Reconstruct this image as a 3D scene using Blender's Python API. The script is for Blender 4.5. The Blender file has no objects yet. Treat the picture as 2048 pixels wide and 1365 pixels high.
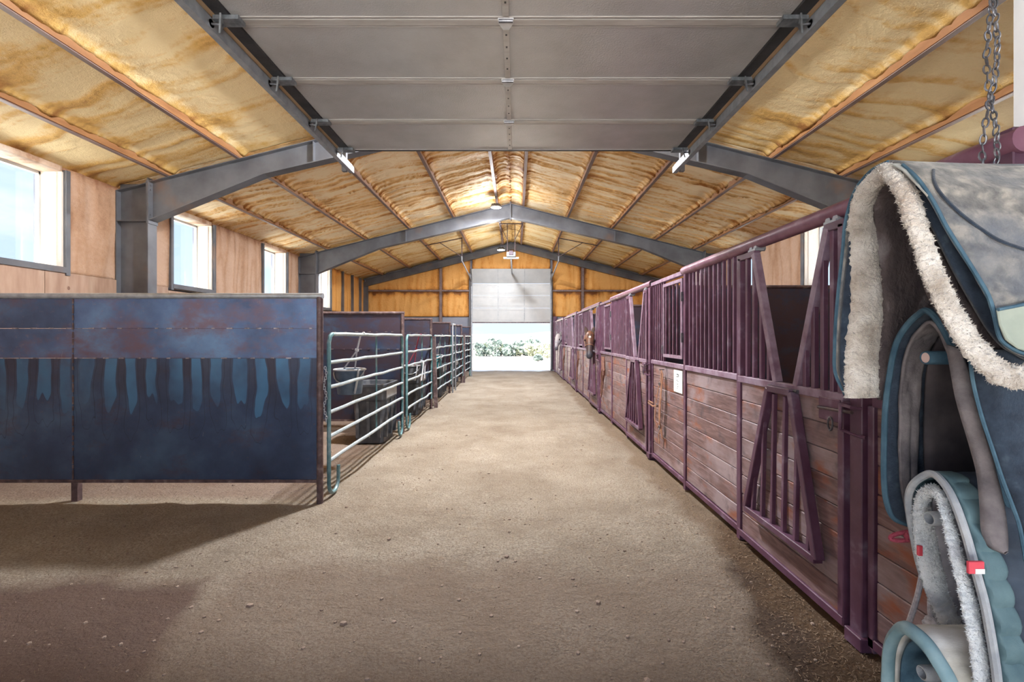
import bpy, math, random
import numpy as np
from mathutils import Vector, Matrix
random.seed(7)
SC = bpy.context.scene
COL = SC.collection
F, VX, VY, EYE = 920.0, 1032.0, 674.0, 1.56     # lens in pixels, vanishing point, eye height

# ---------------------------------------------------------------- camera
cd = bpy.data.cameras.new('camera'); cam = bpy.data.objects.new('camera', cd); COL.objects.link(cam)
cam.location = (0, 0, EYE); cam.rotation_euler = (math.pi / 2, 0, 0)
cd.sensor_width = 36.0; cd.lens = 36.0 * F / 2048.0
cd.shift_x = -8.0 / 2048; cd.shift_y = -8.5 / 2048; cd.clip_start = 0.02; cd.clip_end = 3000
SC.camera = cam

# ---------------------------------------------------------------- world, sun, exposure
SC.view_settings.view_transform = 'Standard'; SC.view_settings.look = 'None'
SC.view_settings.gamma = 1.0; SC.view_settings.use_curve_mapping = False
SC.view_settings.exposure = 1.0
W = bpy.data.worlds.new('sky'); SC.world = W; W.use_nodes = True
wt = W.node_tree; wt.nodes.clear()
def wn(t, **k):
    n = wt.nodes.new(t)
    for a, b in k.items(): setattr(n, a, b)
    return n
w_out = wn('ShaderNodeOutputWorld'); w_bg = wn('ShaderNodeBackground'); w_tc = wn('ShaderNodeTexCoord')
w_sep = wn('ShaderNodeSeparateXYZ'); w_ramp = wn('ShaderNodeValToRGB'); w_no = wn('ShaderNodeTexNoise'); w_cr = wn('ShaderNodeValToRGB')
w_mix = wn('ShaderNodeMix', data_type='RGBA')
wl = wt.links.new
wl(w_tc.outputs['Generated'], w_sep.inputs[0]); wl(w_sep.outputs['Z'], w_ramp.inputs[0])
w_ramp.color_ramp.elements[0].position = 0.0; w_ramp.color_ramp.elements[0].color = (0.50, 0.61, 0.78, 1)
w_ramp.color_ramp.elements[1].position = 0.55; w_ramp.color_ramp.elements[1].color = (0.36, 0.50, 0.80, 1)
w_no.inputs['Scale'].default_value = 3.2; w_no.inputs['Detail'].default_value = 6; w_no.inputs['Roughness'].default_value = 0.55
w_map = wn('ShaderNodeMapping'); w_map.inputs['Scale'].default_value = (1, 1, 2.6); w_map.inputs['Location'].default_value = (0.3, 0.1, 0.2)
wl(w_tc.outputs['Generated'], w_map.inputs[0]); wl(w_map.outputs[0], w_no.inputs['Vector']); wl(w_no.outputs[0], w_cr.inputs[0])
w_cr.color_ramp.elements[0].position = 0.50; w_cr.color_ramp.elements[1].position = 0.68
w_cr.color_ramp.elements[0].color = (0, 0, 0, 1); w_cr.color_ramp.elements[1].color = (0.85, 0.85, 0.85, 1)
wl(w_cr.outputs[0], w_mix.inputs[0]); wl(w_ramp.outputs[0], w_mix.inputs[6]); w_mix.inputs[7].default_value = (0.70, 0.74, 0.80, 1)
wl(w_mix.outputs[2], w_bg.inputs[0]); w_bg.inputs[1].default_value = 0.9; wl(w_bg.outputs[0], w_out.inputs[0])

sl = bpy.data.lights.new('sun', 'SUN'); so = bpy.data.objects.new('sun', sl); COL.objects.link(so)
sl.energy = 19.0; sl.angle = math.radians(1.0); sl.color = (1.0, 0.95, 0.86)
so.rotation_euler = Vector((0.62, 0.10, -1.15)).to_track_quat('-Z', 'Y').to_euler()
LAMP_W = 1.0
SC.cycles.max_bounces = 10; SC.cycles.diffuse_bounces = 6; SC.cycles.caustics_reflective = False; SC.cycles.caustics_refractive = False
SC.cycles.sample_clamp_indirect = 6.0

# ---------------------------------------------------------------- materials
def NT(name):
    m = bpy.data.materials.new(name); m.use_nodes = True; t = m.node_tree
    return m, t, t.nodes['Principled BSDF']
def node(t, kind, **k):
    n = t.nodes.new(kind)
    for a, b in k.items(): setattr(n, a, b)
    return n
def ramp(t, fac, stops):
    r = node(t, 'ShaderNodeValToRGB'); e = r.color_ramp.elements
    while len(e) < len(stops): e.new(0.5)
    for i, (p, c) in enumerate(stops):
        e[i].position = p; e[i].color = tuple(c) + (1,) if len(c) == 3 else c
    t.links.new(fac, r.inputs[0]); return r.outputs[0]
def coords(t, scale=(1, 1, 1), world=False, jitter=True):
    mp = node(t, 'ShaderNodeMapping'); mp.inputs['Scale'].default_value = scale
    if world:
        g = node(t, 'ShaderNodeNewGeometry'); src = g.outputs['Position']
    else:
        g = node(t, 'ShaderNodeTexCoord'); src = g.outputs['Object']
    if jitter and not world:
        oi = node(t, 'ShaderNodeObjectInfo'); mu = node(t, 'ShaderNodeMath', operation='MULTIPLY'); mu.inputs[1].default_value = 37.0
        ad = node(t, 'ShaderNodeVectorMath', operation='ADD')
        t.links.new(oi.outputs['Random'], mu.inputs[0]); t.links.new(src, ad.inputs[0]); t.links.new(mu.outputs[0], ad.inputs[1]); src = ad.outputs[0]
    t.links.new(src, mp.inputs[0]); return mp.outputs[0]
def noise(t, vec, scale, detail=5, rough=0.55, dist=0.0):
    n = node(t, 'ShaderNodeTexNoise'); n.inputs['Scale'].default_value = scale; n.inputs['Detail'].default_value = detail
    n.inputs['Roughness'].default_value = rough; n.inputs['Distortion'].default_value = dist
    t.links.new(vec, n.inputs['Vector']); return n.outputs[0]
def mixc(t, fac, a, b, mode='MIX'):
    m = node(t, 'ShaderNodeMix', data_type='RGBA', blend_type=mode)
    for s, v in ((0, fac), (6, a), (7, b)):
        if hasattr(v, 'links'): t.links.new(v, m.inputs[s])
        elif isinstance(v, (int, float)): m.inputs[s].default_value = v
        else: m.inputs[s].default_value = tuple(v) + (1,)
    return m.outputs[2]
def math_(t, op, a, b=None, c=None, clamp=False):
    m = node(t, 'ShaderNodeMath', operation=op); m.use_clamp = clamp
    for i, v in enumerate((a, b, c)):
        if v is None: continue
        if hasattr(v, 'links'): t.links.new(v, m.inputs[i])
        else: m.inputs[i].default_value = v
    return m.outputs[0]
def bump(t, bsdf, h, strength=0.3, dist=0.01):
    b = node(t, 'ShaderNodeBump'); b.inputs['Strength'].default_value = strength; b.inputs['Distance'].default_value = dist
    t.links.new(h, b.inputs['Height']); t.links.new(b.outputs[0], bsdf.inputs['Normal'])
def nmat(name, stops, scale=4, stretch=(1, 1, 1), detail=6, rough=0.6, metal=0.0, bmp=0.0, bscale=60, bdist=0.004, vary=0.0, spec=0.4, world=False, tint=None, sheen=0):
    """noise-ramped principled material; vary = per-object brightness change"""
    m, t, b = NT(name)
    v = coords(t, stretch, world)
    c = ramp(t, noise(t, v, scale, detail), stops)
    if tint:   # second, larger blotch layer (colour, lo, hi)
        f = ramp(t, noise(t, coords(t, (1, 1, 1), world), tint[3] if len(tint) > 3 else 1.3, 4), [(tint[1], (0, 0, 0)), (tint[2], (1, 1, 1))])
        c = mixc(t, f, c, tint[0])
    if vary:
        oi = node(t, 'ShaderNodeObjectInfo'); k = math_(t, 'MULTIPLY_ADD', oi.outputs['Random'], 2 * vary, 1 - vary)
        hs = node(t, 'ShaderNodeHueSaturation'); t.links.new(c, hs.inputs['Color']); t.links.new(k, hs.inputs['Value']); c = hs.outputs[0]
    t.links.new(c, b.inputs['Base Color'])
    b.inputs['Roughness'].default_value = rough; b.inputs['Metallic'].default_value = metal; b.inputs['Specular IOR Level'].default_value = spec
    if sheen: b.inputs['Sheen Weight'].default_value = sheen
    if bmp: bump(t, b, noise(t, coords(t, stretch, world), bscale, 4), bmp, bdist)
    return m
M = {}
M['paint'] = nmat('burgundy_paint', [(0.3, (0.080, 0.028, 0.055)), (0.58, (0.118, 0.054, 0.092)), (0.78, (0.25, 0.19, 0.255))], 7, (1, 1, 1), 7, 0.42, 0, 0.15, 90, 0.002, 0.12)
M['dusty_paint'] = nmat('dusty_burgundy_paint', [(0.35, (0.165, 0.088, 0.135)), (0.65, (0.29, 0.215, 0.28))], 9, (1, 1, 1), 7, 0.55, 0, 0.2, 90, 0.002, 0.08)
M['pipe'] = nmat('burgundy_pipe_paint', [(0.3, (0.14, 0.048, 0.08)), (0.6, (0.20, 0.09, 0.135)), (0.8, (0.42, 0.31, 0.35))], 9, (1, 1, 1), 8, 0.42, 0, 0.15, 80, 0.002)
def plank_mat():
    m, t, b = NT('weathered_plank')
    v = coords(t, (1, 0.9, 9)); g = noise(t, v, 4.5, 8, 0.6, 0.6)
    c = ramp(t, g, [(0.25, (0.080, 0.040, 0.038)), (0.5, (0.170, 0.098, 0.095)), (0.72, (0.28, 0.19, 0.192))])
    oi = node(t, 'ShaderNodeObjectInfo')
    big = noise(t, coords(t, (1, 1.2, 2.2)), 1.6, 4)
    f = ramp(t, math_(t, 'ADD', big, math_(t, 'MULTIPLY', oi.outputs['Random'], 0.22)), [(0.58, (0, 0, 0)), (0.80, (0.85, 0.85, 0.85))])
    c = mixc(t, f, c, (0.335, 0.262, 0.278))              # pale grey weathering
    f2 = ramp(t, noise(t, coords(t, (1, 1.5, 3.5)), 1.9, 5), [(0.55, (0, 0, 0)), (0.68, (0.85, 0.85, 0.85))])
    c = mixc(t, f2, c, (0.275, 0.078, 0.028))            # red-brown varnish left
    f3 = ramp(t, noise(t, coords(t, (1, 2.2, 2.2)), 2.3, 4), [(0.57, (0, 0, 0)), (0.72, (0.75, 0.75, 0.75))])
    c = mixc(t, f3, c, (0.065, 0.048, 0.060))            # dark stains
    t.links.new(c, b.inputs['Base Color']); b.inputs['Roughness'].default_value = 0.55
    bump(t, b, noise(t, coords(t, (1, 1.2, 26)), 6, 6), 0.35, 0.004)
    return m
M['plank'] = plank_mat()
def steel_mat(name, drips=True, dark=1.0, rl=0.50):
    m, t, b = NT(name)
    v = coords(t, (1, 1, 1), True)
    base = ramp(t, noise(t, v, 1.7, 6, 0.6), [(0.30, (0.020 * dark, 0.036 * dark, 0.085 * dark)), (0.5, (0.035 * dark, 0.068 * dark, 0.150 * dark)), (0.7, (0.060 * dark, 0.125 * dark, 0.235 * dark))])
    ru = ramp(t, noise(t, coords(t, (1.0, 1.0, 1.6), True), 2.1, 8, 0.68), [(rl, (0, 0, 0)), (rl + 0.18, (0.85, 0.85, 0.85))])
    c = mixc(t, ru, base, (0.085 * dark, 0.048 * dark, 0.062 * dark))
    fine = ramp(t, noise(t, v, 22, 6, 0.7), [(0.60, (0, 0, 0)), (0.8, (0.6, 0.6, 0.6))])
    c = mixc(t, fine, c, (0.16 * dark, 0.105 * dark, 0.105 * dark))
    oi = node(t, 'ShaderNodeObjectInfo'); hs = node(t, 'ShaderNodeHueSaturation'); t.links.new(c, hs.inputs['Color'])
    t.links.new(math_(t, 'MULTIPLY_ADD', oi.outputs['Random'], 0.5, 0.75), hs.inputs['Value']); hs.inputs['Saturation'].default_value = 0.9; c = hs.outputs[0]
    scr = ramp(t, noise(t, coords(t, (16, 16, 1.2), True), 5.0, 2, 0.4, 1.5), [(0.775, (0, 0, 0)), (0.80, (0.6, 0.6, 0.6))])
    c = mixc(t, scr, c, (0.40, 0.42, 0.46))
    if drips:   # pale water runs hanging from the lower weld seam
        g = node(t, 'ShaderNodeNewGeometry'); s = node(t, 'ShaderNodeSeparateXYZ'); t.links.new(g.outputs['Position'], s.inputs[0])
        nz = noise(t, coords(t, (1, 0, 0.55), True), 3.0, 2)
        z = s.outputs[2]
        wv = math_(t, 'SINE', math_(t, 'ADD', math_(t, 'MULTIPLY', s.outputs[0], 30.3), math_(t, 'MULTIPLY_ADD', nz, 5.0, -2.5)))
        low = math_(t, 'MULTIPLY_ADD', noise(t, coords(t, (5.0, 0.0, 0.0), True), 1.0, 2), 0.75, 0.60)   # z where a run ends
        up = math_(t, 'LESS_THAN', z, 1.352)
        def run(shift, k):
            tp = math_(t, 'MULTIPLY', math_(t, 'SUBTRACT', math_(t, 'SUBTRACT', low, shift), z), 6.0, None, True)
            q = math_(t, 'SUBTRACT', math_(t, 'ADD', wv, k), math_(t, 'MULTIPLY', math_(t, 'POWER', tp, 1.6), 2.4))
            return math_(t, 'MULTIPLY', math_(t, 'MULTIPLY_ADD', q, 3.5, 0.5, True), up)
        win = run(0.0, 0.08); outer = run(0.22, 0.62)
        patchy = math_(t, 'MULTIPLY_ADD', noise(t, coords(t, (1, 0, .8), True), 2.3, 3), 2.6, -0.75, True)
        def rim(m_, p): return math_(t, 'POWER', math_(t, 'SUBTRACT', 1.0, math_(t, 'ABSOLUTE', math_(t, 'MULTIPLY_ADD', m_, 2.0, -1.0))), p)
        band = math_(t, 'MULTIPLY', math_(t, 'MULTIPLY', math_(t, 'SUBTRACT', 1.0, win), math_(t, 'MULTIPLY', math_(t, 'SUBTRACT', z, 0.86), 3.0, None, True)), math_(t, 'MULTIPLY', up, patchy))
        c = mixc(t, math_(t, 'MULTIPLY', band, 0.85), c, (0.040, 0.030, 0.042))
        c = mixc(t, math_(t, 'MULTIPLY', win, math_(t, 'MULTIPLY', patchy, 0.85)), c, (0.065, 0.190, 0.350))
        c = mixc(t, math_(t, 'MULTIPLY', rim(outer, 2.0), 0.7), c, (0.018, 0.018, 0.032))
        c = mixc(t, math_(t, 'MULTIPLY', rim(win, 1.5), math_(t, 'MULTIPLY', patchy, 0.7)), c, (0.018, 0.016, 0.026))
    t.links.new(c, b.inputs['Base Color']); b.inputs['Metallic'].default_value = 0.35; b.inputs['Roughness'].default_value = 0.42
    bump(t, b, noise(t, v, 1.2, 3), 0.25, 0.03)
    return m
M['steel'] = steel_mat('mill_scale_steel', True, 0.95, 0.54); M['steel_upper'] = steel_mat('weathered_blue_steel', False, 1.6, 0.45); M['steel_dark'] = steel_mat('rusty_dark_steel', False, 0.85, 0.36)
M['rust'] = nmat('rusty_pipe', [(0.3, (0.055, 0.038, 0.045)), (0.55, (0.13, 0.085, 0.085)), (0.75, (0.26, 0.21, 0.21))], 14, (1, 1, 1), 8, 0.55, 0.3, 0.3, 60, 0.003)
M['weld'] = nmat('weld_bead', [(0.3, (0.10, 0.07, 0.08)), (0.7, (0.42, 0.36, 0.36))], 30, rough=0.4, metal=0.6)
M['galv'] = nmat('galvanised_steel', [(0.3, (0.25, 0.27, 0.30)), (0.7, (0.40, 0.42, 0.46))], 12, rough=0.42, metal=0.5, bmp=0.1)
M['rail'] = nmat('worn_pale_rail', [(0.3, (0.26, 0.31, 0.33)), (0.6, (0.40, 0.45, 0.47)), (0.85, (0.20, 0.24, 0.24))], 10, detail=8, rough=0.4, metal=0.25, bmp=0.15)
M['teal'] = nmat('teal_green_tube', [(0.3, (0.055, 0.130, 0.150)), (0.55, (0.105, 0.215, 0.235)), (0.8, (0.35, 0.40, 0.41))], 9, detail=8, rough=0.45, metal=0.1)
M['frame_steel'] = nmat('grey_primer_steel', [(0.25, (0.085, 0.088, 0.102)), (0.6, (0.150, 0.156, 0.176)), (0.85, (0.19, 0.18, 0.185))], 2.2, detail=6, rough=0.45, metal=0.15, bmp=0.08, tint=((0.24, 0.13, 0.07), 0.60, 0.80, 0.9))
M['purlin'] = nmat('oversprayed_purlin', [(0.25, (0.27, 0.115, 0.045)), (0.55, (0.38, 0.180, 0.072)), (0.8, (0.50, 0.28, 0.13))], 3.5, (2, 0.5, 2), 7, 0.6, 0, 0.3, 40, 0.006)
M['purlin_lip'] = nmat('grey_brown_flange', [(0.3, (0.15, 0.10, 0.095)), (0.7, (0.27, 0.19, 0.17))], 5, (2, 0.4, 2), rough=0.5, metal=0.2)
def foam_mat(name, light, mid, brown, lo=0.35):
    m, t, b = NT(name)
    at = node(t, 'ShaderNodeAttribute'); at.attribute_name = 'skin'
    n1 = noise(t, coords(t, (1, 1, 1)), 2.2, 6, 0.6); n2 = noise(t, coords(t, (1, 1, 1)), 16, 6, 0.65)
    f = math_(t, 'ADD', math_(t, 'MULTIPLY', at.outputs['Fac'], 0.75), math_(t, 'ADD', math_(t, 'MULTIPLY', n1, 0.55), math_(t, 'MULTIPLY_ADD', n2, 0.40, -0.30)))
    c = ramp(t, f, [(lo - 0.1, light), (lo + 0.17, mid), (lo + 0.52, brown)])
    t.links.new(c, b.inputs['Base Color']); b.inputs['Roughness'].default_value = 0.55; b.inputs['Specular IOR Level'].default_value = 0.25
    h = math_(t, 'ADD', noise(t, coords(t), 55, 5, 0.65), math_(t, 'MULTIPLY', noise(t, coords(t), 14, 4), 1.4))
    bump(t, b, h, 0.7, 0.014)
    return m
M['foam'] = foam_mat('spray_foam', (0.92, 0.74, 0.43), (0.78, 0.49, 0.16), (0.36, 0.16, 0.05), 0.38)
M['foam_ridge'] = foam_mat('ridged_spray_foam', (0.94, 0.77, 0.52), (0.82, 0.52, 0.22), (0.42, 0.165, 0.04), 0.44)
M['foam_wall'] = foam_mat('wall_spray_foam', (0.60, 0.41, 0.30), (0.49, 0.30, 0.19), (0.28, 0.13, 0.07))
M['foam_orange'] = foam_mat('orange_spray_foam', (0.80, 0.42, 0.13), (0.68, 0.30, 0.065), (0.22, 0.075, 0.018), 0.42)
M['foam_white'] = foam_mat('pale_foam', (0.84, 0.76, 0.68), (0.72, 0.56, 0.44), (0.42, 0.25, 0.16), 0.42)
M['wains'] = nmat('blue_grey_sheet', [(0.3, (0.20, 0.215, 0.27)), (0.7, (0.29, 0.30, 0.36))], 1.5, rough=0.5, metal=0.2)
M['ply'] = nmat('plywood_sheet', [(0.3, (0.36, 0.22, 0.16)), (0.55, (0.46, 0.31, 0.23)), (0.8, (0.54, 0.40, 0.31))], 3, (1, 3.0, 0.5), 7, 0.6, 0, 0.1, 60, 0.002, 0.08)
M['knot'] = nmat('wood_knot', [(0.3, (0.16, 0.08, 0.06)), (0.7, (0.30, 0.17, 0.12))], 40, rough=0.6)
M['door_white'] = nmat('white_door_skin', [(0.3, (0.46, 0.47, 0.48)), (0.7, (0.54, 0.54, 0.54))], 3, rough=0.4)
def doorskin():
    m, t, b = NT('grey_textured_door_skin')
    c = ramp(t, noise(t, coords(t, (1, 1, 1)), 2.0, 7, 0.6), [(0.3, (0.27, 0.258, 0.262)), (0.7, (0.34, 0.328, 0.335))])
    t.links.new(c, b.inputs['Base Color']); b.inputs['Roughness'].default_value = 0.25; b.inputs['Metallic'].default_value = 0.0; b.inputs['Specular IOR Level'].default_value = 1.0
    bump(t, b, noise(t, coords(t), 95, 2), 0.35, 0.006); return m
M['door_grey'] = doorskin()
M['door_rib'] = nmat('grey_door_rib', [(0.3, (0.30, 0.28, 0.265)), (0.65, (0.40, 0.38, 0.37)), (0.85, (0.24, 0.15, 0.10))], 6, (0.6, 3, 1), 8, 0.4, 0.15)
M['black_steel'] = nmat('black_steel', [(0.3, (0.022, 0.022, 0.026)), (0.7, (0.06, 0.057, 0.06))], 8, rough=0.45, metal=0.4)
M['bracket'] = nmat('blued_bracket', [(0.3, (0.10, 0.115, 0.135)), (0.7, (0.30, 0.32, 0.35))], 18, rough=0.35, metal=0.6)
M['wood_strip'] = nmat('tan_edge_strip', [(0.3, (0.40, 0.25, 0.14)), (0.7, (0.60, 0.42, 0.27))], 12, (1, .3, 1), rough=0.8)
M['wood_core'] = nmat('pinkish_wood_core', [(0.3, (0.42, 0.30, 0.28)), (0.7, (0.56, 0.43, 0.40))], 20, rough=0.7)
M['white'] = nmat('white_painted_wall', [(0.3, (0.74, 0.76, 0.79)), (0.7, (0.82, 0.83, 0.85))], 4, rough=0.6, bmp=0.1, bscale=120)
M['plastic_black'] = nmat('charcoal_plastic', [(0.3, (0.050, 0.054, 0.066)), (0.6, (0.105, 0.112, 0.130)), (0.8, (0.24, 0.24, 0.26))], 7, detail=8, rough=0.5, bmp=0.1)
M['plastic_blue'] = nmat('faded_blue_plastic', [(0.3, (0.060, 0.095, 0.150)), (0.7, (0.14, 0.19, 0.25))], 8, detail=7, rough=0.42)
M['plastic_teal'] = nmat('turquoise_plastic', [(0.3, (0.02, 0.24, 0.31)), (0.7, (0.06, 0.38, 0.45))], 8, rough=0.4)
M['plastic_grey'] = nmat('worn_grey_plastic', [(0.3, (0.34, 0.35, 0.37)), (0.7, (0.52, 0.53, 0.55))], 9, rough=0.5)
M['rope'] = nmat('pale_rope', [(0.35, (0.40, 0.40, 0.44)), (0.65, (0.62, 0.62, 0.65))], 90, (1, 1, 1), 4, 0.8, 0, 0.6, 220, 0.003)
M['rope_brown'] = nmat('brown_rope', [(0.3, (0.16, 0.075, 0.06)), (0.7, (0.32, 0.17, 0.13))], 60, rough=0.8, bmp=0.5, bscale=200)
M['rope_red'] = nmat('maroon_rope', [(0.3, (0.20, 0.02, 0.045)), (0.7, (0.38, 0.07, 0.11))], 120, rough=0.8, bmp=0.6, bscale=260)
M['leather'] = nmat('brown_leather', [(0.3, (0.20, 0.09, 0.055)), (0.6, (0.34, 0.18, 0.115)), (0.8, (0.48, 0.32, 0.24))], 16, rough=0.55, bmp=0.2)
M['dark_metal'] = nmat('dark_hardware', [(0.3, (0.07, 0.07, 0.08)), (0.7, (0.20, 0.20, 0.22))], 20, rough=0.35, metal=0.7)
M['paper'] = nmat('paper', [(0.3, (0.78, 0.83, 0.80)), (0.7, (0.85, 0.88, 0.86))], 6, rough=0.7)
M['ink'] = nmat('ink', [(0.3, (0.05, 0.05, 0.06)), (0.7, (0.12, 0.12, 0.13))], 6, rough=0.7)
M['suede'] = nmat('grey_suede', [(0.34, (0.060, 0.061, 0.063)), (0.5, (0.145, 0.140, 0.132)), (0.66, (0.29, 0.268, 0.232))], 26, (1, 1, 1), 9, 0.9, 0, 0.6, 110, 0.006, tint=((0.105, 0.12, 0.145), 0.46, 0.72, 5), sheen=0.2)
M['suede_pale'] = nmat('pale_suede', [(0.3, (0.27, 0.28, 0.26)), (0.7, (0.42, 0.42, 0.38))], 12, detail=8, rough=0.9, bmp=0.3, bscale=120, bdist=0.003)
M['patch'] = nmat('sage_leather_patch', [(0.3, (0.22, 0.26, 0.22)), (0.7, (0.36, 0.39, 0.33))], 7, detail=7, rough=0.6)
M['navy'] = nmat('navy_felt', [(0.3, (0.009, 0.015, 0.028)), (0.6, (0.022, 0.036, 0.058)), (0.85, (0.07, 0.095, 0.12))], 26, detail=8, rough=0.95, bmp=0.5, bscale=160, bdist=0.004, sheen=0.2)
M['navy_trim'] = nmat('steel_blue_trim', [(0.3, (0.022, 0.060, 0.095)), (0.7, (0.065, 0.13, 0.18))], 18, rough=0.85, bmp=0.3, bscale=200)
M['fleece'] = nmat('cream_fleece', [(0.30, (0.30, 0.255, 0.21)), (0.5, (0.52, 0.48, 0.43)), (0.75, (0.70, 0.67, 0.63))], 17, detail=8, rough=0.95, bmp=0.9, bscale=95, bdist=0.014, tint=((0.30, 0.20, 0.13), 0.54, 0.76, 4.5), sheen=0.4)
M['fleece_white'] = nmat('white_fleece', [(0.30, (0.48, 0.53, 0.57)), (0.6, (0.74, 0.78, 0.80))], 24, detail=8, rough=0.95, bmp=0.9, bscale=110, bdist=0.012, sheen=0.4)
M['fur'] = nmat('brown_fur_lining', [(0.3, (0.035, 0.028, 0.032)), (0.55, (0.085, 0.066, 0.066)), (0.8, (0.27, 0.25, 0.26))], 11, (1, 1, 0.6), 9, 0.95, 0, 0.8, 80, 0.010)
M['felt_brown'] = nmat('grey_brown_felt', [(0.3, (0.085, 0.076, 0.084)), (0.7, (0.20, 0.18, 0.185))], 18, detail=8, rough=0.95, bmp=0.4, bscale=150)
M['dark_lining'] = nmat('dark_lining', [(0.3, (0.022, 0.020, 0.024)), (0.7, (0.075, 0.062, 0.066))], 9, detail=7, rough=0.95)
M['quilt'] = nmat('teal_quilting', [(0.3, (0.060, 0.115, 0.138)), (0.7, (0.11, 0.185, 0.205))], 14, rough=0.7, bmp=0.25, bscale=300, bdist=0.002)
M['quilt_dark'] = nmat('dark_quilting', [(0.3, (0.022, 0.034, 0.055)), (0.7, (0.045, 0.065, 0.095))], 14, rough=0.75, bmp=0.25, bscale=300, bdist=0.002)
M['binding'] = nmat('grey_binding', [(0.3, (0.25, 0.28, 0.31)), (0.7, (0.42, 0.44, 0.46))], 20, rough=0.85, bmp=0.4, bscale=260)
M['pad_grey'] = nmat('mauve_pad_lining', [(0.3, (0.15, 0.15, 0.175)), (0.7, (0.30, 0.29, 0.32))], 11, detail=8, rough=0.9, bmp=0.4, bscale=120)
M['seat_teal'] = nmat('teal_edging', [(0.3, (0.13, 0.24, 0.28)), (0.7, (0.25, 0.36, 0.39))], 15, rough=0.6)
M['seat_suede'] = nmat('stained_cream_suede', [(0.3, (0.27, 0.26, 0.22)), (0.5, (0.45, 0.44, 0.40)), (0.7, (0.60, 0.60, 0.58))], 7, (1, 3, 1), 8, 0.9, 0, 0.3, 120, 0.003)
M['red_tag'] = nmat('red_tag', [(0.3, (0.52, 0.04, 0.07)), (0.7, (0.62, 0.07, 0.10))], 12, rough=0.6)
M['white_tag'] = nmat('white_print', [(0.3, (0.75, 0.75, 0.75)), (0.7, (0.8, 0.8, 0.8))], 12, rough=0.6)
M['hair'] = nmat('dark_mane', [(0.3, (0.030, 0.018, 0.014)), (0.7, (0.09, 0.05, 0.04))], 30, (1, 1, .2), rough=0.7)
M['ear_grey'] = nmat('grey_ear', [(0.3, (0.11, 0.095, 0.10)), (0.7, (0.22, 0.19, 0.20))], 12, rough=0.7)
M['hair_pale'] = nmat('pale_mane', [(0.3, (0.40, 0.36, 0.34)), (0.7, (0.60, 0.56, 0.54))], 30, (1, 1, .2), rough=0.7)
M['eye'] = nmat('dark_eye', [(0.3, (0.01, 0.008, 0.008)), (0.7, (0.02, 0.015, 0.015))], 4, rough=0.12)
M['hill'] = nmat('hazy_hill', [(0.3, (0.62, 0.69, 0.76)), (0.7, (0.68, 0.74, 0.80))], 0.02, rough=1)
M['bush_blue'] = nmat('hazed_blue_green_leaf', [(0.3, (0.19, 0.26, 0.25)), (0.7, (0.33, 0.41, 0.38))], 1.5, rough=0.9, vary=0.2)  # leaf colour lifted to stand in for distance haze
M['bush_pale'] = nmat('hazed_pale_sage_leaf', [(0.3, (0.36, 0.40, 0.30)), (0.7, (0.52, 0.55, 0.43))], 1.5, rough=0.9, vary=0.2)  # haze is mixed into this leaf colour too
M['bark'] = nmat('grey_bark', [(0.3, (0.2, 0.17, 0.14)), (0.7, (0.32, 0.28, 0.24))], 6, rough=0.9)
M['yard'] = nmat('pale_yard_dirt', [(0.3, (0.60, 0.55, 0.49)), (0.7, (0.72, 0.67, 0.61))], 0.6, rough=1, world=True)
M['bounce_ground'] = nmat('pale_bounce_ground', [(0.3, (0.70, 0.70, 0.69)), (0.7, (0.80, 0.80, 0.79))], 0.8, rough=0.9, world=True)  # out-of-view ground, made this pale to bounce daylight indoors
M['chip'] = nmat('wood_chip', [(0.3, (0.16, 0.105, 0.068)), (0.7, (0.34, 0.24, 0.16))], 14, rough=0.9, vary=0.2, world=True)
M['clod'] = nmat('dirt_clod', [(0.3, (0.20, 0.14, 0.11)), (0.7, (0.36, 0.28, 0.22))], 9, rough=1, world=True)
def glass():
    m, t, b = NT('window_glass'); t.nodes.remove(b); o = t.nodes['Material Output']
    tr = node(t, 'ShaderNodeBsdfTransparent'); gl = node(t, 'ShaderNodeBsdfGlossy'); gl.inputs['Roughness'].default_value = 0.02; mx = node(t, 'ShaderNodeMixShader')
    tr.inputs[0].default_value = (0.96, 0.98, 0.98, 1); mx.inputs[0].default_value = 0.05
    t.links.new(tr.outputs[0], mx.inputs[1]); t.links.new(gl.outputs[0], mx.inputs[2]); t.links.new(mx.outputs[0], o.inputs[0]); return m
M['glass'] = glass()
def emit(name, col, s):
    m, t, b = NT(name); b.inputs['Base Color'].default_value = (*col, 1); b.inputs['Emission Color'].default_value = (*col, 1); b.inputs['Emission Strength'].default_value = s; return m
M['lens'] = emit('lit_lens', (0.92, 0.97, 1.0), 6.0)
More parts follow.
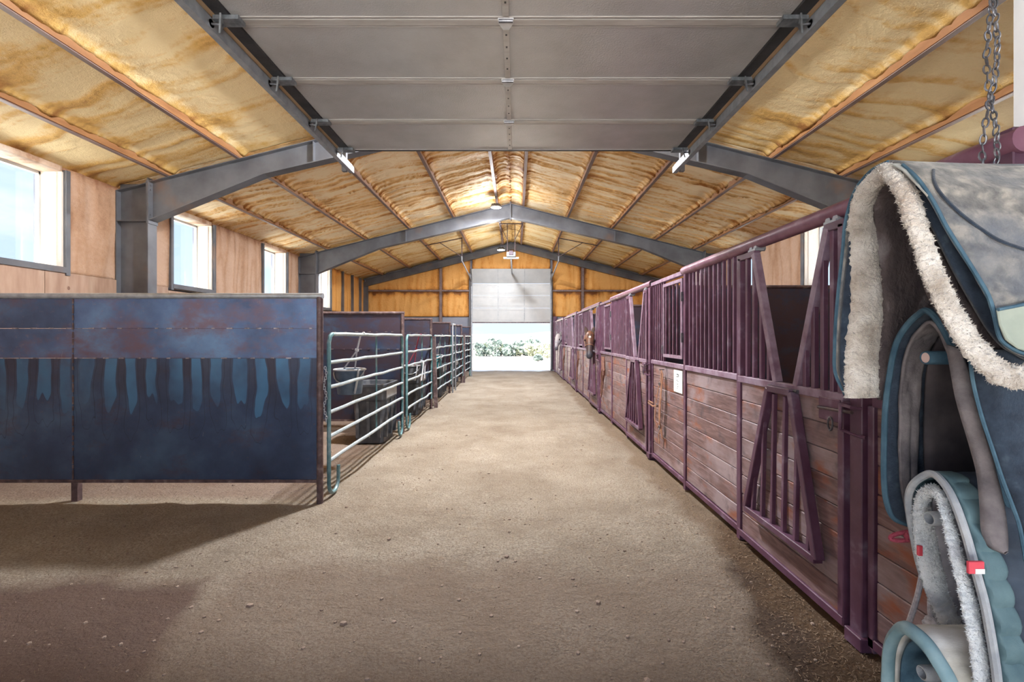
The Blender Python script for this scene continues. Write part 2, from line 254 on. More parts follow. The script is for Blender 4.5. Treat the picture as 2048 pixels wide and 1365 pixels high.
def floor_mat():
    m, t, b = NT('packed_dirt')
    v = coords(t, (1, 1, 1), True)
    c = ramp(t, noise(t, v, 1.1, 9, 0.66), [(0.30, (0.30, 0.245, 0.190)), (0.5, (0.43, 0.37, 0.295)), (0.70, (0.55, 0.485, 0.40))])
    fine = noise(t, v, 70, 6, 0.7)
    c = mixc(t, ramp(t, fine, [(0.38, (0.75, 0.75, 0.75)), (0.60, (0, 0, 0))]), c, (0.20, 0.145, 0.105))
    c = mixc(t, ramp(t, noise(t, v, 120, 3, 0.7), [(0.62, (0, 0, 0)), (0.72, (0.7, 0.7, 0.7))]), c, (0.62, 0.54, 0.43))
    g = node(t, 'ShaderNodeNewGeometry'); s = node(t, 'ShaderNodeSeparateXYZ'); t.links.new(g.outputs['Position'], s.inputs[0])
    x, y = s.outputs[0], s.outputs[1]
    def wob(a, k): return math_(t, 'MULTIPLY_ADD', math_(t, 'SUBTRACT', noise(t, v, a, 5), 0.5), k, 0.0)
    def soft(val, k=6.0): return math_(t, 'MULTIPLY_ADD', val, k, 0.5, True)
    def mul(*a):
        r = a[0]
        for q in a[1:]: r = math_(t, 'MULTIPLY', r, q)
        return r
    # door jamb's cast shadow painted reddish into the dirt colour, entrance corner
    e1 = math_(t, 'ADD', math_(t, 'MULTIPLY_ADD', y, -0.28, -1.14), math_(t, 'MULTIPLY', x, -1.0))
    jamb_shade = mul(soft(math_(t, 'ADD', e1, wob(3, 0.18)), 9), soft(math_(t, 'ADD', math_(t, 'SUBTRACT', 3.0, y), wob(2, 0.5)), 5))
    c = mixc(t, math_(t, 'MULTIPLY', jamb_shade, 0.88), c, (0.150, 0.096, 0.078))
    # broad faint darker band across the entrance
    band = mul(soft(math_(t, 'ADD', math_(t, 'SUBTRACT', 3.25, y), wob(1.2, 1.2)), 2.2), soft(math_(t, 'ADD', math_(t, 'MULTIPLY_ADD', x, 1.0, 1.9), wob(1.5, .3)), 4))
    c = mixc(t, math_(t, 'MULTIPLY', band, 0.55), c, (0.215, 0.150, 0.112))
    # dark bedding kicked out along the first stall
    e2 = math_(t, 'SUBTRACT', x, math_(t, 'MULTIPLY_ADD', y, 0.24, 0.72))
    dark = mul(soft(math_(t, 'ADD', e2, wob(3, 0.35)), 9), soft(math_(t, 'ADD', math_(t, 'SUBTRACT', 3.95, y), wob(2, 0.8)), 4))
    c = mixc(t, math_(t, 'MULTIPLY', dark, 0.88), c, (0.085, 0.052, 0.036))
    strip = mul(soft(math_(t, 'ADD', math_(t, 'SUBTRACT', x, 1.52), wob(2.2, 0.7)), 7), soft(math_(t, 'SUBTRACT', x, 1.2), 20))
    c = mixc(t, math_(t, 'MULTIPLY', strip, 0.62), c, (0.17, 0.105, 0.060))
    pens = soft(math_(t, 'ADD', math_(t, 'SUBTRACT', -2.1, x), wob(2, 0.3)), 6)
    pens = math_(t, 'MULTIPLY', pens, soft(math_(t, 'SUBTRACT', y, 4.5), 6))
    c = mixc(t, math_(t, 'MULTIPLY', pens, 0.5), c, (0.26, 0.165, 0.135))
    t.links.new(c, b.inputs['Base Color']); b.inputs['Roughness'].default_value = 0.95; b.inputs['Specular IOR Level'].default_value = 0.15
    h = math_(t, 'ADD', noise(t, v, 60, 6, 0.7), math_(t, 'MULTIPLY', noise(t, v, 11, 5, 0.6), 2.0))
    bump(t, b, h, 1.0, 0.03); return m
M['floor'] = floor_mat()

# ---------------------------------------------------------------- mesh helpers
OFF = {}
def link(o, parent=None, loc=(0, 0, 0)):
    COL.objects.link(o); o.location = loc
    if parent: o.parent = parent
    OFF[o.name] = Vector(loc) + (OFF[parent.name] if parent else Vector((0, 0, 0)))
    return o
def tag(o, label=None, cat=None, group=None, kind=None):
    if label: o['label'] = label
    if cat: o['category'] = cat
    if group: o['group'] = group
    if kind: o['kind'] = kind
    return o
def thing(name, label, cat, loc=(0, 0, 0), group=None):
    o = bpy.data.objects.new(name, None); o.empty_display_size = 0.1
    return tag(link(o, None, loc), label, cat, group)
def struct(name, loc=(0, 0, 0)):
    o = bpy.data.objects.new(name, None); o['kind'] = 'structure'; return link(o, None, loc)
def P(px, py, Y): return Vector(((px - VX) / F * Y, Y, EYE - (py - VY) / F * Y))
class MB:
    def __init__(s): s.v = []; s.f = []
    def add(s, vs, fs):
        n = len(s.v); s.v += [tuple(p) for p in vs]; s.f += [tuple(i + n for i in q) for q in fs]; return s
    def box(s, x0, x1, y0, y1, z0, z1):
        return s.add([(x, y, z) for x in (x0, x1) for y in (y0, y1) for z in (z0, z1)],
                     [(0, 1, 3, 2), (4, 6, 7, 5), (0, 4, 5, 1), (2, 3, 7, 6), (0, 2, 6, 4), (1, 5, 7, 3)])
    def bar(s, p, q, w, h=None, up=(0, 0, 1)):
        p, q = Vector(p), Vector(q); h = h or w; d = (q - p).normalized(); u = Vector(up)
        if abs(d.dot(u)) > 0.98: u = Vector((0, 1, 0)) if abs(d.y) < 0.9 else Vector((1, 0, 0))
        r = d.cross(u).normalized() * (w / 2); u = r.cross(d).normalized() * (h / 2)
        vs = [e + a * r + b * u for e in (p, q) for a, b in ((-1, -1), (1, -1), (1, 1), (-1, 1))]
        return s.add(vs, [(3, 2, 1, 0), (4, 5, 6, 7)] + [(i, (i + 1) % 4, 4 + (i + 1) % 4, 4 + i) for i in range(4)])
    def tube(s, pts, r, n=8, closed=False, flat=None):
        """round tube along pts; r number or list; flat=(axis vector, ratio) squashes the section along axis"""
        pts = [Vector(p) for p in pts]; N = len(pts); vs = []; ref = None
        for i, p in enumerate(pts):
            a = pts[(i - 1) % N] if (closed or i > 0) else p; b = pts[(i + 1) % N] if (closed or i < N - 1) else p
            d = (b - a).normalized()
            if ref is None: ref = Vector((0, 0, 1)) if abs(d.z) < 0.9 else Vector((1, 0, 0))
            u = (ref - d * ref.dot(d)).normalized(); ref = u; w = d.cross(u); R = r[i] if isinstance(r, (list, tuple)) else r
            for k in range(n):
                o = (u * math.cos(2 * math.pi * k / n) + w * math.sin(2 * math.pi * k / n)) * R
                if flat: ax = Vector(flat[0]).normalized(); o = o - ax * o.dot(ax) * (1 - flat[1])
                vs.append(p + o)
        fs = [(i % N * n + k, i % N * n + (k + 1) % n, (i + 1) % N * n + (k + 1) % n, (i + 1) % N * n + k) for i in range(N if closed else N - 1) for k in range(n)]
        if not closed: fs += [tuple(range(n))[::-1], tuple((N - 1) * n + k for k in range(n))]
        return s.add(vs, fs)
    def lathe(s, prof, c=(0, 0, 0), n=24, sx=1, sy=1):
        vs = [(c[0] + r * sx * math.cos(2 * math.pi * k / n), c[1] + r * sy * math.sin(2 * math.pi * k / n), c[2] + z) for r, z in prof for k in range(n)]
        return s.add(vs, [(i * n + k, i * n + (k + 1) % n, (i + 1) * n + (k + 1) % n, (i + 1) * n + k) for i in range(len(prof) - 1) for k in range(n)])
    def prism(s, poly, d):
        """extrude polygon (list of 3-d points) by vector d"""
        n = len(poly); d = Vector(d); a = [Vector(p) for p in poly]
        return s.add(a + [p + d for p in a], [tuple(range(n))[::-1], tuple(range(n, 2 * n))] + [(i, (i + 1) % n, n + (i + 1) % n, n + i) for i in range(n)])
    def build(s, name, mat, parent=None, local=False, smooth=False, bevel=0, kind=None, label=None):
        me = bpy.data.meshes.new(name)
        off = OFF[parent.name] if (parent and not local) else Vector((0, 0, 0))
        me.from_pydata([(x - off.x, y - off.y, z - off.z) for x, y, z in s.v], [], s.f)
        import bmesh
        b = bmesh.new(); b.from_mesh(me); bmesh.ops.recalc_face_normals(b, faces=b.faces); b.to_mesh(me); b.free()
        me.materials.append(M[mat] if isinstance(mat, str) else mat)
        if smooth:
            me.polygons.foreach_set('use_smooth', [True] * len(me.polygons)); me.set_sharp_from_angle(angle=math.radians(42))
        o = bpy.data.objects.new(name, me); link(o, parent)
        if bevel:
            m = o.modifiers.new('bevel', 'BEVEL'); m.width = bevel; m.segments = 1; m.limit_method = 'ANGLE'
        if kind: o['kind'] = kind
        if label: o['label'] = label
        return o
def box(*a): return MB().box(*a)
def dup(root, loc, label=None, group=None, skip=()):
    r = root.copy(); link(r, None, loc)
    if label: r['label'] = label
    if group: r['group'] = group
    for ch in list(root.children):
        c = ch.copy(); COL.objects.link(c); c.parent = r
        for g in list(ch.children):
            d = g.copy(); COL.objects.link(d); d.parent = c
    return r
def hashn(ix, iy, s):
    h = np.sin(ix * 127.1 + iy * 311.7 + s * 74.7) * 43758.5453
    return h - np.floor(h)
def vn(x, y, s=0):
    ix, iy = np.floor(x), np.floor(y); fx, fy = x - ix, y - iy
    fx = fx * fx * (3 - 2 * fx); fy = fy * fy * (3 - 2 * fy)
    a, b, c, d = hashn(ix, iy, s), hashn(ix + 1, iy, s), hashn(ix, iy + 1, s), hashn(ix + 1, iy + 1, s)
    return (a * (1 - fx) + b * fx) * (1 - fy) + (c * (1 - fx) + d * fx) * fy
def field(name, mat, parent, O, U, V, Nn, nu, nv, hfun, skirt=0.0, attr=True, smooth=True):
    """height field: O + U*u + V*v + Nn*h, u,v in 0..1; skirt sends the rim back along -Nn"""
    O, U, V, Nn = (np.array(q, float) for q in (O, U, V, Nn))
    u, v = np.meshgrid(np.linspace(0, 1, nu + 1), np.linspace(0, 1, nv + 1), indexing='ij')
    h, sk = hfun(u * np.linalg.norm(U), v * np.linalg.norm(V), u, v)
    p = O + u[..., None] * U + v[..., None] * V + h[..., None] * Nn
    if skirt:
        p = np.pad(p, ((1, 1), (1, 1), (0, 0)), mode='edge'); sk = np.pad(sk, 1, mode='edge'); base = O - Nn * skirt
        for sl_ in ((0, slice(None)), (-1, slice(None)), (slice(None), 0), (slice(None), -1)):
            q = p[sl_]; dd = (q - O) @ Nn; p[sl_] = q - (dd + skirt)[:, None] * Nn
    a, b = p.shape[0], p.shape[1]
    idx = np.arange(a * b).reshape(a, b)
    f = np.stack([idx[:-1, :-1], idx[1:, :-1], idx[1:, 1:], idx[:-1, 1:]], -1).reshape(-1, 4)
    if np.dot(np.cross(U, V), Nn) < 0: f = f[:, ::-1]
    off = np.array(OFF[parent.name]) if parent else 0
    me = bpy.data.meshes.new(name); co = (p.reshape(-1, 3) - off).astype(np.float32)
    me.vertices.add(len(co)); me.vertices.foreach_set('co', co.ravel())
    me.loops.add(f.size); me.loops.foreach_set('vertex_index', f.ravel().astype(np.int32))
    me.polygons.add(len(f)); me.polygons.foreach_set('loop_start', np.arange(0, f.size, 4, dtype=np.int32))
    me.update(calc_edges=True); me.validate()
    if smooth: me.polygons.foreach_set('use_smooth', [True] * len(f))
    if attr:
        at = me.attributes.new('skin', 'FLOAT', 'POINT'); at.data.foreach_set('value', sk.ravel().astype(np.float32))
    me.materials.append(M[mat]); o = bpy.data.objects.new(name, me); return link(o, parent)

# ================================================================= BUILDING
XR, ZR, SL = -0.18, 5.89, 0.252          # ridge x, rafter-top height at ridge, roof slope
XL, XRW = -7.05, 6.69                    # inner faces of the long walls
Y0, YE = -0.45, 21.4                     # entrance wall, far wall
FR = (8.2, 15.0)                         # portal frames
XS = 1.757                               # stall-front plane
XG = -1.83                               # pen-gate plane
def zr(d): return ZR - SL * abs(d)

# floor
def fl_h(a, b, u, v):
    h = (vn(a * 0.7, b * 0.7, 1) - 0.5) * 0.05 + (vn(a * 2.3, b * 2.3, 2) - 0.5) * 0.028 + (vn(a * 6, b * 6, 3) - 0.5) * 0.016
    return h - 0.035, h * 0
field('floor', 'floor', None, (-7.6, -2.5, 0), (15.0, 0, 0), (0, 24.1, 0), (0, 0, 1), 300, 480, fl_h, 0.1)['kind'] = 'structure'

# roof: slab with purlins and sprayed foam between them
ceil = struct('ceiling')
mb = MB()
for s in (-1, 1):
    mb.prism([(XR, Y0 - .3, zr(0) + .27), (XR + s * 7.6, Y0 - .3, zr(7.6) + .27), (XR + s * 7.6, Y0 - .3, zr(7.6) + .33), (XR, Y0 - .3, zr(0) + .33)], (0, YE - Y0 + .6, 0))
mb.build('roof_sheet', 'wains', ceil)
PD = [0.42, 1.86, 3.30, 4.72, 5.97]
BAYS = [(Y0, FR[0]), (FR[0], FR[1]), (FR[1], YE)]
for s in (-1, 1):
    for d in PD:
        for (a, b) in BAYS:
            x = XR + s * d; z = zr(d)
            web = MB().prism([(x - .012, a, z + .012), (x + .012, a, z + .012), (x + .03, a, z + .25), (x - .03, a, z + .25)], (0, b - a, 0))
            # rounded foam overspray clinging to the web
            web.prism([(x + s * .03, a, z + .03), (x + s * .055, a, z + .10), (x + s * .075, a, z + .24), (x - s * .085, a, z + .24), (x - s * .06, a, z + .10), (x - s * .03, a, z + .025)], (0, b - a, 0))
            p = web.build('purlin', 'purlin', ceil)
            lip = MB().prism([(x - .036, a, z), (x + .036, a, z), (x + .036, a, z + .012), (x - .036, a, z + .012)], (0, b - a, 0))
            lip.build('flange', 'purlin_lip', p)
def roof_h(bay, seed):
    amp, per, wrp = ((0.026, 4.6, .34), (0.036, 8.0, .22), (0.022, 5.0, .3))[bay]
    def f(a, b, u, v):
        LU, LV = a.max(), b.max(); y = b + (vn(a * 1.1, b * 0.5, seed) - .5) * wrp + (vn(a * 5, b * 2, seed + 3) - .5) * 0.10
        r1 = vn(a * 0.25 + seed, y * per, seed + 5); r2 = vn(a * 0.5, y * per * 2.1, seed + 9)
        rid = 1 - np.abs(2 * r1 - 1); rid2 = 1 - np.abs(2 * r2 - 1)
        cov = np.clip(vn(a * .8, b * .35, seed + 11) * 1.6 - .1, 0, 1) if bay == 0 else 1.0
        end = np.clip(np.minimum(b, LV - b) / 0.45, 0, 1) ** 1.5
        h = (rid ** 2.2 * amp * 1.3 + rid2 ** 2 * amp * .7) * (.4 + .6 * cov) * end + vn(a * 3, b * 3, seed + 2) * .012 + vn(a * 11, b * 13, seed + 4) * .006
        e = np.minimum(a, LU - a); lump = vn(a * 4, b * 5, seed + 7)
        fil = np.exp(-(e / (0.05 + .05 * lump)) ** 2)
        h = h + 0.06 * fil * (0.75 + .5 * lump) + .03 * (1 - end)
        g = np.abs(np.gradient(h, axis=1)) / (LV / h.shape[1])
        sk = np.clip(g * 0.85, 0, .75) + 0.42 * np.exp(-(e / 0.16) ** 2) * (0.3 + vn(a * 3, b * 4, seed + 8)) + .25 * (1 - end)
        sk = sk + (rid ** 4 * (.56, .42, .36)[bay] + rid2 ** 5 * .42) * (.60 + .40 * cov if bay == 0 else 1) - .08
        return h, sk
    return f
sd = 0
for bi, (a, b) in enumerate(BAYS):
    L = b - a; nv = int(L / (0.036, 0.030, 0.036)[bi]); mt = ('foam', 'foam_ridge', 'foam')[bi]
    edges = [0.0] + PD + [7.0]
    for s in (-1, 1):
        for i in range(6):
            sd += 1; d0, d1 = edges[i], edges[i + 1]
            d0 += 0.0 if i == 0 else .02; d1 -= .02 if i < 5 else 0
            nn = Vector((s * -SL, 0, -1)).normalized()
            field('foam_panel', mt, ceil, (XR + s * d0, a, zr(d0) + .155), (s * (d1 - d0), 0, -SL * (d1 - d0)), (0, L, 0), nn, max(8, int((d1 - d0) / .05)), nv, roof_h(bi, sd * 13), 0.09)

# portal frames
def portal(y, w=0.20):
    root = struct('portal_frame', (XR, y, 0))
    for s in (-1, 1):
        xo, xi = 6.87, 6.31                       # column outer / inner face, measured from the ridge
        c = MB().box(XR + s * xo, XR + s * xi, y - .008, y + .008, 0, zr(xi) - .02)
        c.box(XR + s * xi - .01, XR + s * xi + .01, y - w / 2, y + w / 2, 0, zr(xi) - .68)
        c.box(XR + s * (xo - .005) - .01, XR + s * (xo - .005) + .01, y - w / 2, y + w / 2, 0, zr(xo) - .02)
        c.bar((XR + s * xo, y, zr(xo) + .0 - .02), (XR + s * xi, y, zr(xi) - .02), w, .016)
        c.box(XR + s * xi, XR + s * xo, y - w / 2, y + w / 2, zr(xi) - .70, zr(xi) - .682)
        c.build('column', 'frame_steel', root)
        r = MB(); st = [(xi - .02, .69), (4.27, .38), (2.2, .42), (0.012, .46)]
        top = [(XR + s * d, y - .006, zr(d)) for d, h in st]; bot = [(XR + s * d, y - .006, zr(d) - h) for d, h in st]
        r.prism(top + bot[::-1], (0, .012, 0))
        for i in range(3):
            r.bar(Vector(top[i]) + Vector((0, .006, -.008)), Vector(top[i + 1]) + Vector((0, .006, -.008)), w, .014)
            r.bar(Vector(bot[i]) + Vector((0, .006, .007)), Vector(bot[i + 1]) + Vector((0, .006, .007)), w, .016)
        d = 3.4; r.box(XR + s * d - .006, XR + s * d + .006, y - .085, y + .085, zr(d) - .39, zr(d) - .02)
        r.build('rafter', 'frame_steel', root)
        e = MB()
        e.box(XR + s * xi - .004, XR + s * xi + .022, y - .11, y + .11, zr(xi) - .74, zr(xi) + .06); e.box(XR + s * xi - .03, XR + s * xi - .006, y - .10, y + .10, zr(xi) - .73, zr(xi) + .02)
        for zz in (.06, .14, .58, .66):
            for yy in (-.06, .06):
                e.box(XR + s * xi - .045, XR + s * xi + .038, y + yy - .014, y + yy + .014, zr(xi) - zz - .012, zr(xi) - zz + .012)
        e.build('knee_plate', 'frame_steel', root)
    MB().box(XR - .022, XR + .022, y - .10, y + .10, zr(0) - .50, zr(0) + .07).build('apex_plate', 'frame_steel', root)
    return root
for y in FR: portal(y)

# ---------------------------------------------------------------- long walls with windows
def wall_h(seed, amp=.02, orange=False):
    def f(a, b, u, v):
        LU, LV = a.max(), b.max()
        x = a + (vn(a * 1.2, b * 1.5, seed) - .5) * .12
        r = vn(x * 7, b * .5, seed + 1); rid = 1 - np.abs(2 * r - 1)
        h = rid ** 2 * amp + vn(a * 3, b * 2, seed + 2) * .02 + vn(a * 14, b * 9, seed + 6) * .005
        e = np.minimum(np.minimum(a, LU - a), LV - b)
        sk = np.exp(-(e / .13) ** 2) * (.25 + .5 * vn(a * 4, b * 4, seed + 3)) + rid ** 3 * .40 + .22 * vn(a * 6, b * .6, seed + 4)
        if orange: sk = sk + .55 * np.exp(-((LV - b) / .22) ** 2) * vn(a * 5, b * 7, seed + 8) + .30 * np.exp(-(b / .1) ** 2)
        return h, sk
    return f
WIN = [(-0.35, 0.95), (2.45, 3.72), (5.90, 7.17), (9.44, 10.69), (12.84, 14.12), (16.20, 17.47)]
ZS, ZT, ZE = 2.64, 4.13, 4.16
wcount = 0
def long_wall(side, x, s):
    """x inner face, s = +1 when the room lies towards +x"""
    global wcount
    root = struct('wall_' + side); o = x - s * .42
    mb = MB(); lo, hi = sorted((o, o - s * .05)); mb.box(lo, hi, Y0, YE, 0, ZS); mb.box(lo, hi, Y0, YE, ZT, ZE + .2)
    ys = [Y0] + [q for w in WIN for q in w] + [YE]
    for i in range(0, len(ys), 2):
        if ys[i + 1] > ys[i]: mb.box(lo, hi, ys[i], ys[i + 1], ZS, ZT)
    mb.build('outer_sheet', 'wains', root)
    for i in range(0, len(ys), 2):
        a, b = ys[i], ys[i + 1]
        if b - a < .15: continue
        cuts = [a] + [y for y in FR if a < y < b] + [b]
        for k in range(len(cuts) - 1):
            field('foam_panel', 'foam_orange' if cuts[k] > 17 else 'foam_wall', root, (x - s * .03, cuts[k] + .012, ZS - .08), (0, cuts[k + 1] - cuts[k] - .024, 0), (0, 0, ZE - ZS + .12), (s, 0, 0), max(6, int((cuts[k + 1] - cuts[k]) / .035)), 30, wall_h(i * 7 + k + (3 if s > 0 else 50)), .36)
    for (a, b) in WIN:
        field('foam_panel', 'foam_white', root, (x - s * .03, a, ZT), (0, b - a, 0), (0, 0, ZE - ZT + .06), (s, 0, 0), 30, 6, wall_h(a + 20), .36)
        lo2, hi2 = sorted((x - s * .38, x - s * .02))
        MB().box(lo2, hi2, a - .01, b + .01, ZS - .10, ZS - .012).build('foam_sill', 'foam_white', root)
    # plywood wainscot
    y = Y0; k = 0
    while y < YE - .1:
        e = min(y + 2.44, YE); top = 2.56 if y < 8 else 2.50
        pl, ph = sorted((x + s * .0, x + s * .014)); MB().box(pl, ph, y + .003, e - .003, .02, top).build('plywood_sheet', 'ply', root, bevel=.002)
        if 4 < y < 10 and s > 0:
            kn = MB()
            for q in range(9):
                ky, kz = random.uniform(y + .1, e - .1), random.uniform(2.2, 2.5); rr = random.uniform(.012, .028)
                kn.add([(ph + s * .0012, ky + rr * math.cos(t), kz + rr * 1.3 * math.sin(t)) for t in [j * math.pi / 5 for j in range(10)]], [tuple(range(10))])
            kn.build('wood_knots', 'knot', root, kind='stuff')
        y = e
    for (a, b) in WIN:
        wcount += 1
        w = struct('window_%d' % wcount, (x - s * .36, (a + b) / 2, ZS))
        def sb(x0, x1, *r): l, h = sorted((x0, x1)); return MB().box(l, h, *r)
        fr = MB(); xo, xi = x - s * .40, x - s * .34
        for r in ((a, a + .045, ZS, ZT), (b - .045, b, ZS, ZT), (a, b, ZS, ZS + .045), (a, b, ZT - .045, ZT)): l, h = sorted((xo, xi)); fr.box(l, h, *r)
        fr.build('frame', 'door_white', w)
        sb(x - s * .372, x - s * .367, a + .04, b - .04, ZS + .04, ZT - .04).build('pane', 'glass', w)
        # foam-coated reveals, steel channels round the opening
        sb(x - s * .345, x - s * .012, a - .006, a + .022, ZS, ZT).build('reveal', 'foam_white', w)
        sb(x - s * .345, x - s * .012, b - .022, b + .006, ZS, ZT).build('reveal', 'foam_white', w)
        sb(x - s * .03, x + s * .035, a - .075, a - .008, ZS - .12, ZE).build('channel', 'frame_steel', w)
        sb(x - s * .03, x + s * .035, b + .008, b + .075, ZS - .12, ZE).build('channel', 'frame_steel', w)
        sb(x - s * .20, x + s * .040, a - .02, b + .02, ZS - .085, ZS + .004).build('sill', 'frame_steel', w)
        MB().bar((x - s * .1, b - .028, ZS + .02), (x - s * .1, b - .028, ZT - .02), .03, .02).build('stud', 'foam_white', w)
    return root
long_wall('left', XL, 1); long_wall('right', XRW, -1)
# studs in the far corner of the left wall
for y in (18.6, 19.7, 20.7):
    MB().box(XL - .03, XL + .09, y - .04, y + .04, 2.4, 4.2).build('girt_post', 'frame_steel', bpy.data.objects['wall_left'])

# ---------------------------------------------------------------- far wall with its half-open door
DX0, DX1 = -2.03, 1.59
we = struct('wall_far', (0, YE, 0))
def zin(x): return zr(x - XR) + .2
def gable(mb, x0, x1, z0, y, t):
    cut = sorted({x0, x1} | ({XR} if x0 < XR < x1 else set())); top = [(x, y, zin(x)) for x in cut]
    mb.prism([(x0, y, z0), (x1, y, z0)] + top[::-1], (0, t, 0)); return mb
mb = MB(); gable(mb, -7.5, DX0, 0, YE + .10, .06); gable(mb, DX1, 7.2, 0, YE + .10, .06); gable(mb, DX0, DX1, 4.15, YE + .10, .06)
mb.build('outer_sheet', 'wains', we)
posts = [XL, -3.49, DX0 - .06, DX1 + .06, 3.09, XRW]
def gable_panel(x0, x1, z0, z1, seed):
    """foam between posts; z1 None = up to the rafter"""
    nu, nv = max(6, int((x1 - x0) / .06)), 26
    hf = wall_h(seed, .028, True)
    O = np.array((x0, YE + .02, z0)); u, v = np.meshgrid(np.linspace(0, 1, nu + 1), np.linspace(0, 1, nv + 1), indexing='ij')
    o = field('foam_panel', 'foam_orange', we, (x0, YE + .02, z0), (x1 - x0, 0, 0), (0, 0, 1), (0, -1, 0), nu, nv, hf, .10)
    me = o.data; co = np.empty(len(me.vertices) * 3, np.float32); me.vertices.foreach_get('co', co); co = co.reshape(-1, 3)
    top = np.array([zr(x - XR) - .05 for x in co[:, 0]]) if z1 is None else z1
    co[:, 2] = z0 + (co[:, 2] - z0) * (top - z0); me.vertices.foreach_set('co', co.ravel()); me.update()
for i, (a, b) in enumerate([(posts[0], posts[1]), (posts[1], posts[2]), (posts[3], posts[4]), (posts[4], posts[5])]):
    gable_panel(a + .05, b - .05, 2.50, 3.66, 100 + i); gable_panel(a + .05, b - .05, 3.74, None, 110 + i)
    MB().box(a, b, YE - .08, YE + .08, 3.66, 3.74).build('girt', 'purlin_lip', we)
    MB().box(a, b, YE + .06, YE + .09, .02, 2.48).build('wainscot_sheet', 'wains', we)
gable_panel(DX0, XR, 4.72, None, 120); gable_panel(XR, DX1, 4.72, None, 121)
MB().box(DX0 - .1, DX1 + .1, YE - .06, YE + .10, 4.5, 4.72).build('header', 'frame_steel', we)
for x in (posts[1], posts[4]):
    MB().box(x - .06, x + .06, YE - .1, YE + .1, 0, zr(x - XR) - .2).build('post', 'purlin_lip', we)
for x in (posts[0] + .09, posts[5] - .09):
    MB().box(x - .10, x + .10, YE - .13, YE + .1, 0, zr(x - XR) - .1).build('corner_post', 'frame_steel', we)
MB().box(DX0 - .14, DX0, YE - .12, YE + .16, 0, 4.5).build('jamb', 'frame_steel', we)
MB().box(DX1, DX1 + .10, YE - .12, YE + .16, 0, 4.5).build('jamb', 'frame_steel', we)
MB().box(DX1 + .12, DX1 + .30, YE - .14, YE + .05, .02, 2.5).build('post', 'paint', we, label='maroon painted door post')
for s in (-1, 1):
    r = MB(); y = YE - .18; ln = [(6.75, .30), (0.0, .30)]
    t = [(XR + s * d, y, zr(d)) for d, h in ln]; bt = [(XR + s * d, y, zr(d) - h) for d, h in ln]
    r.prism(t + bt[::-1], (0, .015, 0)); r.bar(Vector(bt[0]), Vector(bt[1]), .18, .015); r.bar(Vector(t[0]), Vector(t[1]), .18, .015)
    r.build('rafter', 'frame_steel', we)
MB().lathe([(0, 0), (.05, .0), (.06, .05), (0, .07)], (0, 0, 0), 12)
# far sectional door
d2 = struct('door_2', (0, YE, 0))
yd = YE - .2
for (z0, z1) in ((2.23, 2.885), (2.885, 3.47), (3.47, 4.02)):
    p = MB().box(DX0 + .02, DX1 - .02, yd, yd + .045, z0 + .006, z1 - .006).build('door_section', 'door_white', d2, bevel=.006)
    m = MB()
    for zz in (z0 + .10, z1 - .10): m.box(DX0 + .05, DX1 - .05, yd - .006, yd + .004, zz - .006, zz + .006)
    m.build('rib', 'plastic_grey', p)
p = MB().prism([(DX0 + .02, yd, 4.025), (DX0 + .02, yd - .42, 4.61), (DX0 + .02, yd - .385, 4.64), (DX0 + .02, yd + .045, 4.05)], (DX1 - DX0 - .04, 0, 0)).build('door_section', 'door_white', d2)
for k in (1, 2):
    x = DX0 + (DX1 - DX0) * k / 3
    MB().box(x - .022, x + .022, yd - .018, yd, 2.24, 4.02).build('stile', 'plastic_grey', d2)
    MB().bar((x, yd - .01, 4.04), (x, yd - .43, 4.60), .03, .02).build('stile', 'plastic_grey', d2)
MB().box(DX0 + .02, DX1 - .02, yd - .02, yd + .06, 2.19, 2.235).build('bottom_seal', 'rust', d2)
for s, x in ((-1, DX0 - .02), (1, DX1 + .02)):
    MB().tube([(x, yd - .04, 0.05), (x, yd - .04, 3.9), (x, yd - .12, 4.10), (x, yd - .40, 4.20), (x + s * .02, 17.55, 4.47)], .03, 6).build('track', 'galv', d2)
    for q in range(4):
        MB().box(x - .05, x + .03, yd - .40 - q * .12, yd - .34 - q * .12, 4.22 + q * .01, 4.34 + q * .01).build('spring_coil', 'dark_metal', d2)
    MB().bar((x + s * .02, 17.6, 4.40), (x + s * .02, 17.6, 5.36), .035).build('hanger', 'rust', d2)
    xp = XR + s * 3.3
    MB().bar((x + s * .02, 17.6, 5.34), (xp, 17.6, 5.05), .03).build('hanger', 'rust', d2)
    MB().bar((x + s * .02, 17.6, 4.62), (XR + s * 2.75, 17.6, 5.17), .025).build('hanger', 'rust', d2)
    MB().tube([(x + s * .02, 17.55, 4.47), (x + s * .02, 17.48, 4.62)], .025, 6).build('track_stop', 'galv', d2)
# opener slung from the ridge purlins
op = thing('door_opener', 'red and grey motor opener slung on rods under the ridge before the far door', 'door opener', (XR, 17.0, 4.55))
MB().box(XR - .17, XR + .17, 16.85, 17.2, 4.50, 4.68).build('housing', 'plastic_grey', op, bevel=.02)
MB().box(XR - .08, XR + .08, 16.82, 16.86, 4.56, 4.72).build('cover', 'paint', op, bevel=.01)
MB().box(XR - .28, XR + .28, 16.95, 17.05, 4.44, 4.50).build('crossbar', 'galv', op)
MB().box(XR - .03, XR + .03, 17.1, 21.1, 4.40, 4.45).build('rail', 'galv', op)
f_ = MB(); f_.bar((XR - .44, 17, 5.74), (XR + .44, 17, 5.74), .03)
for q in (-.14, .14): f_.bar((XR + q, 17, 5.74), (XR + q, 17, 4.66), .025); f_.bar((XR + q * 3.1, 17, 5.74), (XR + q, 17, 5.15), .02)
f_.build('hanging_frame', 'rust', op)

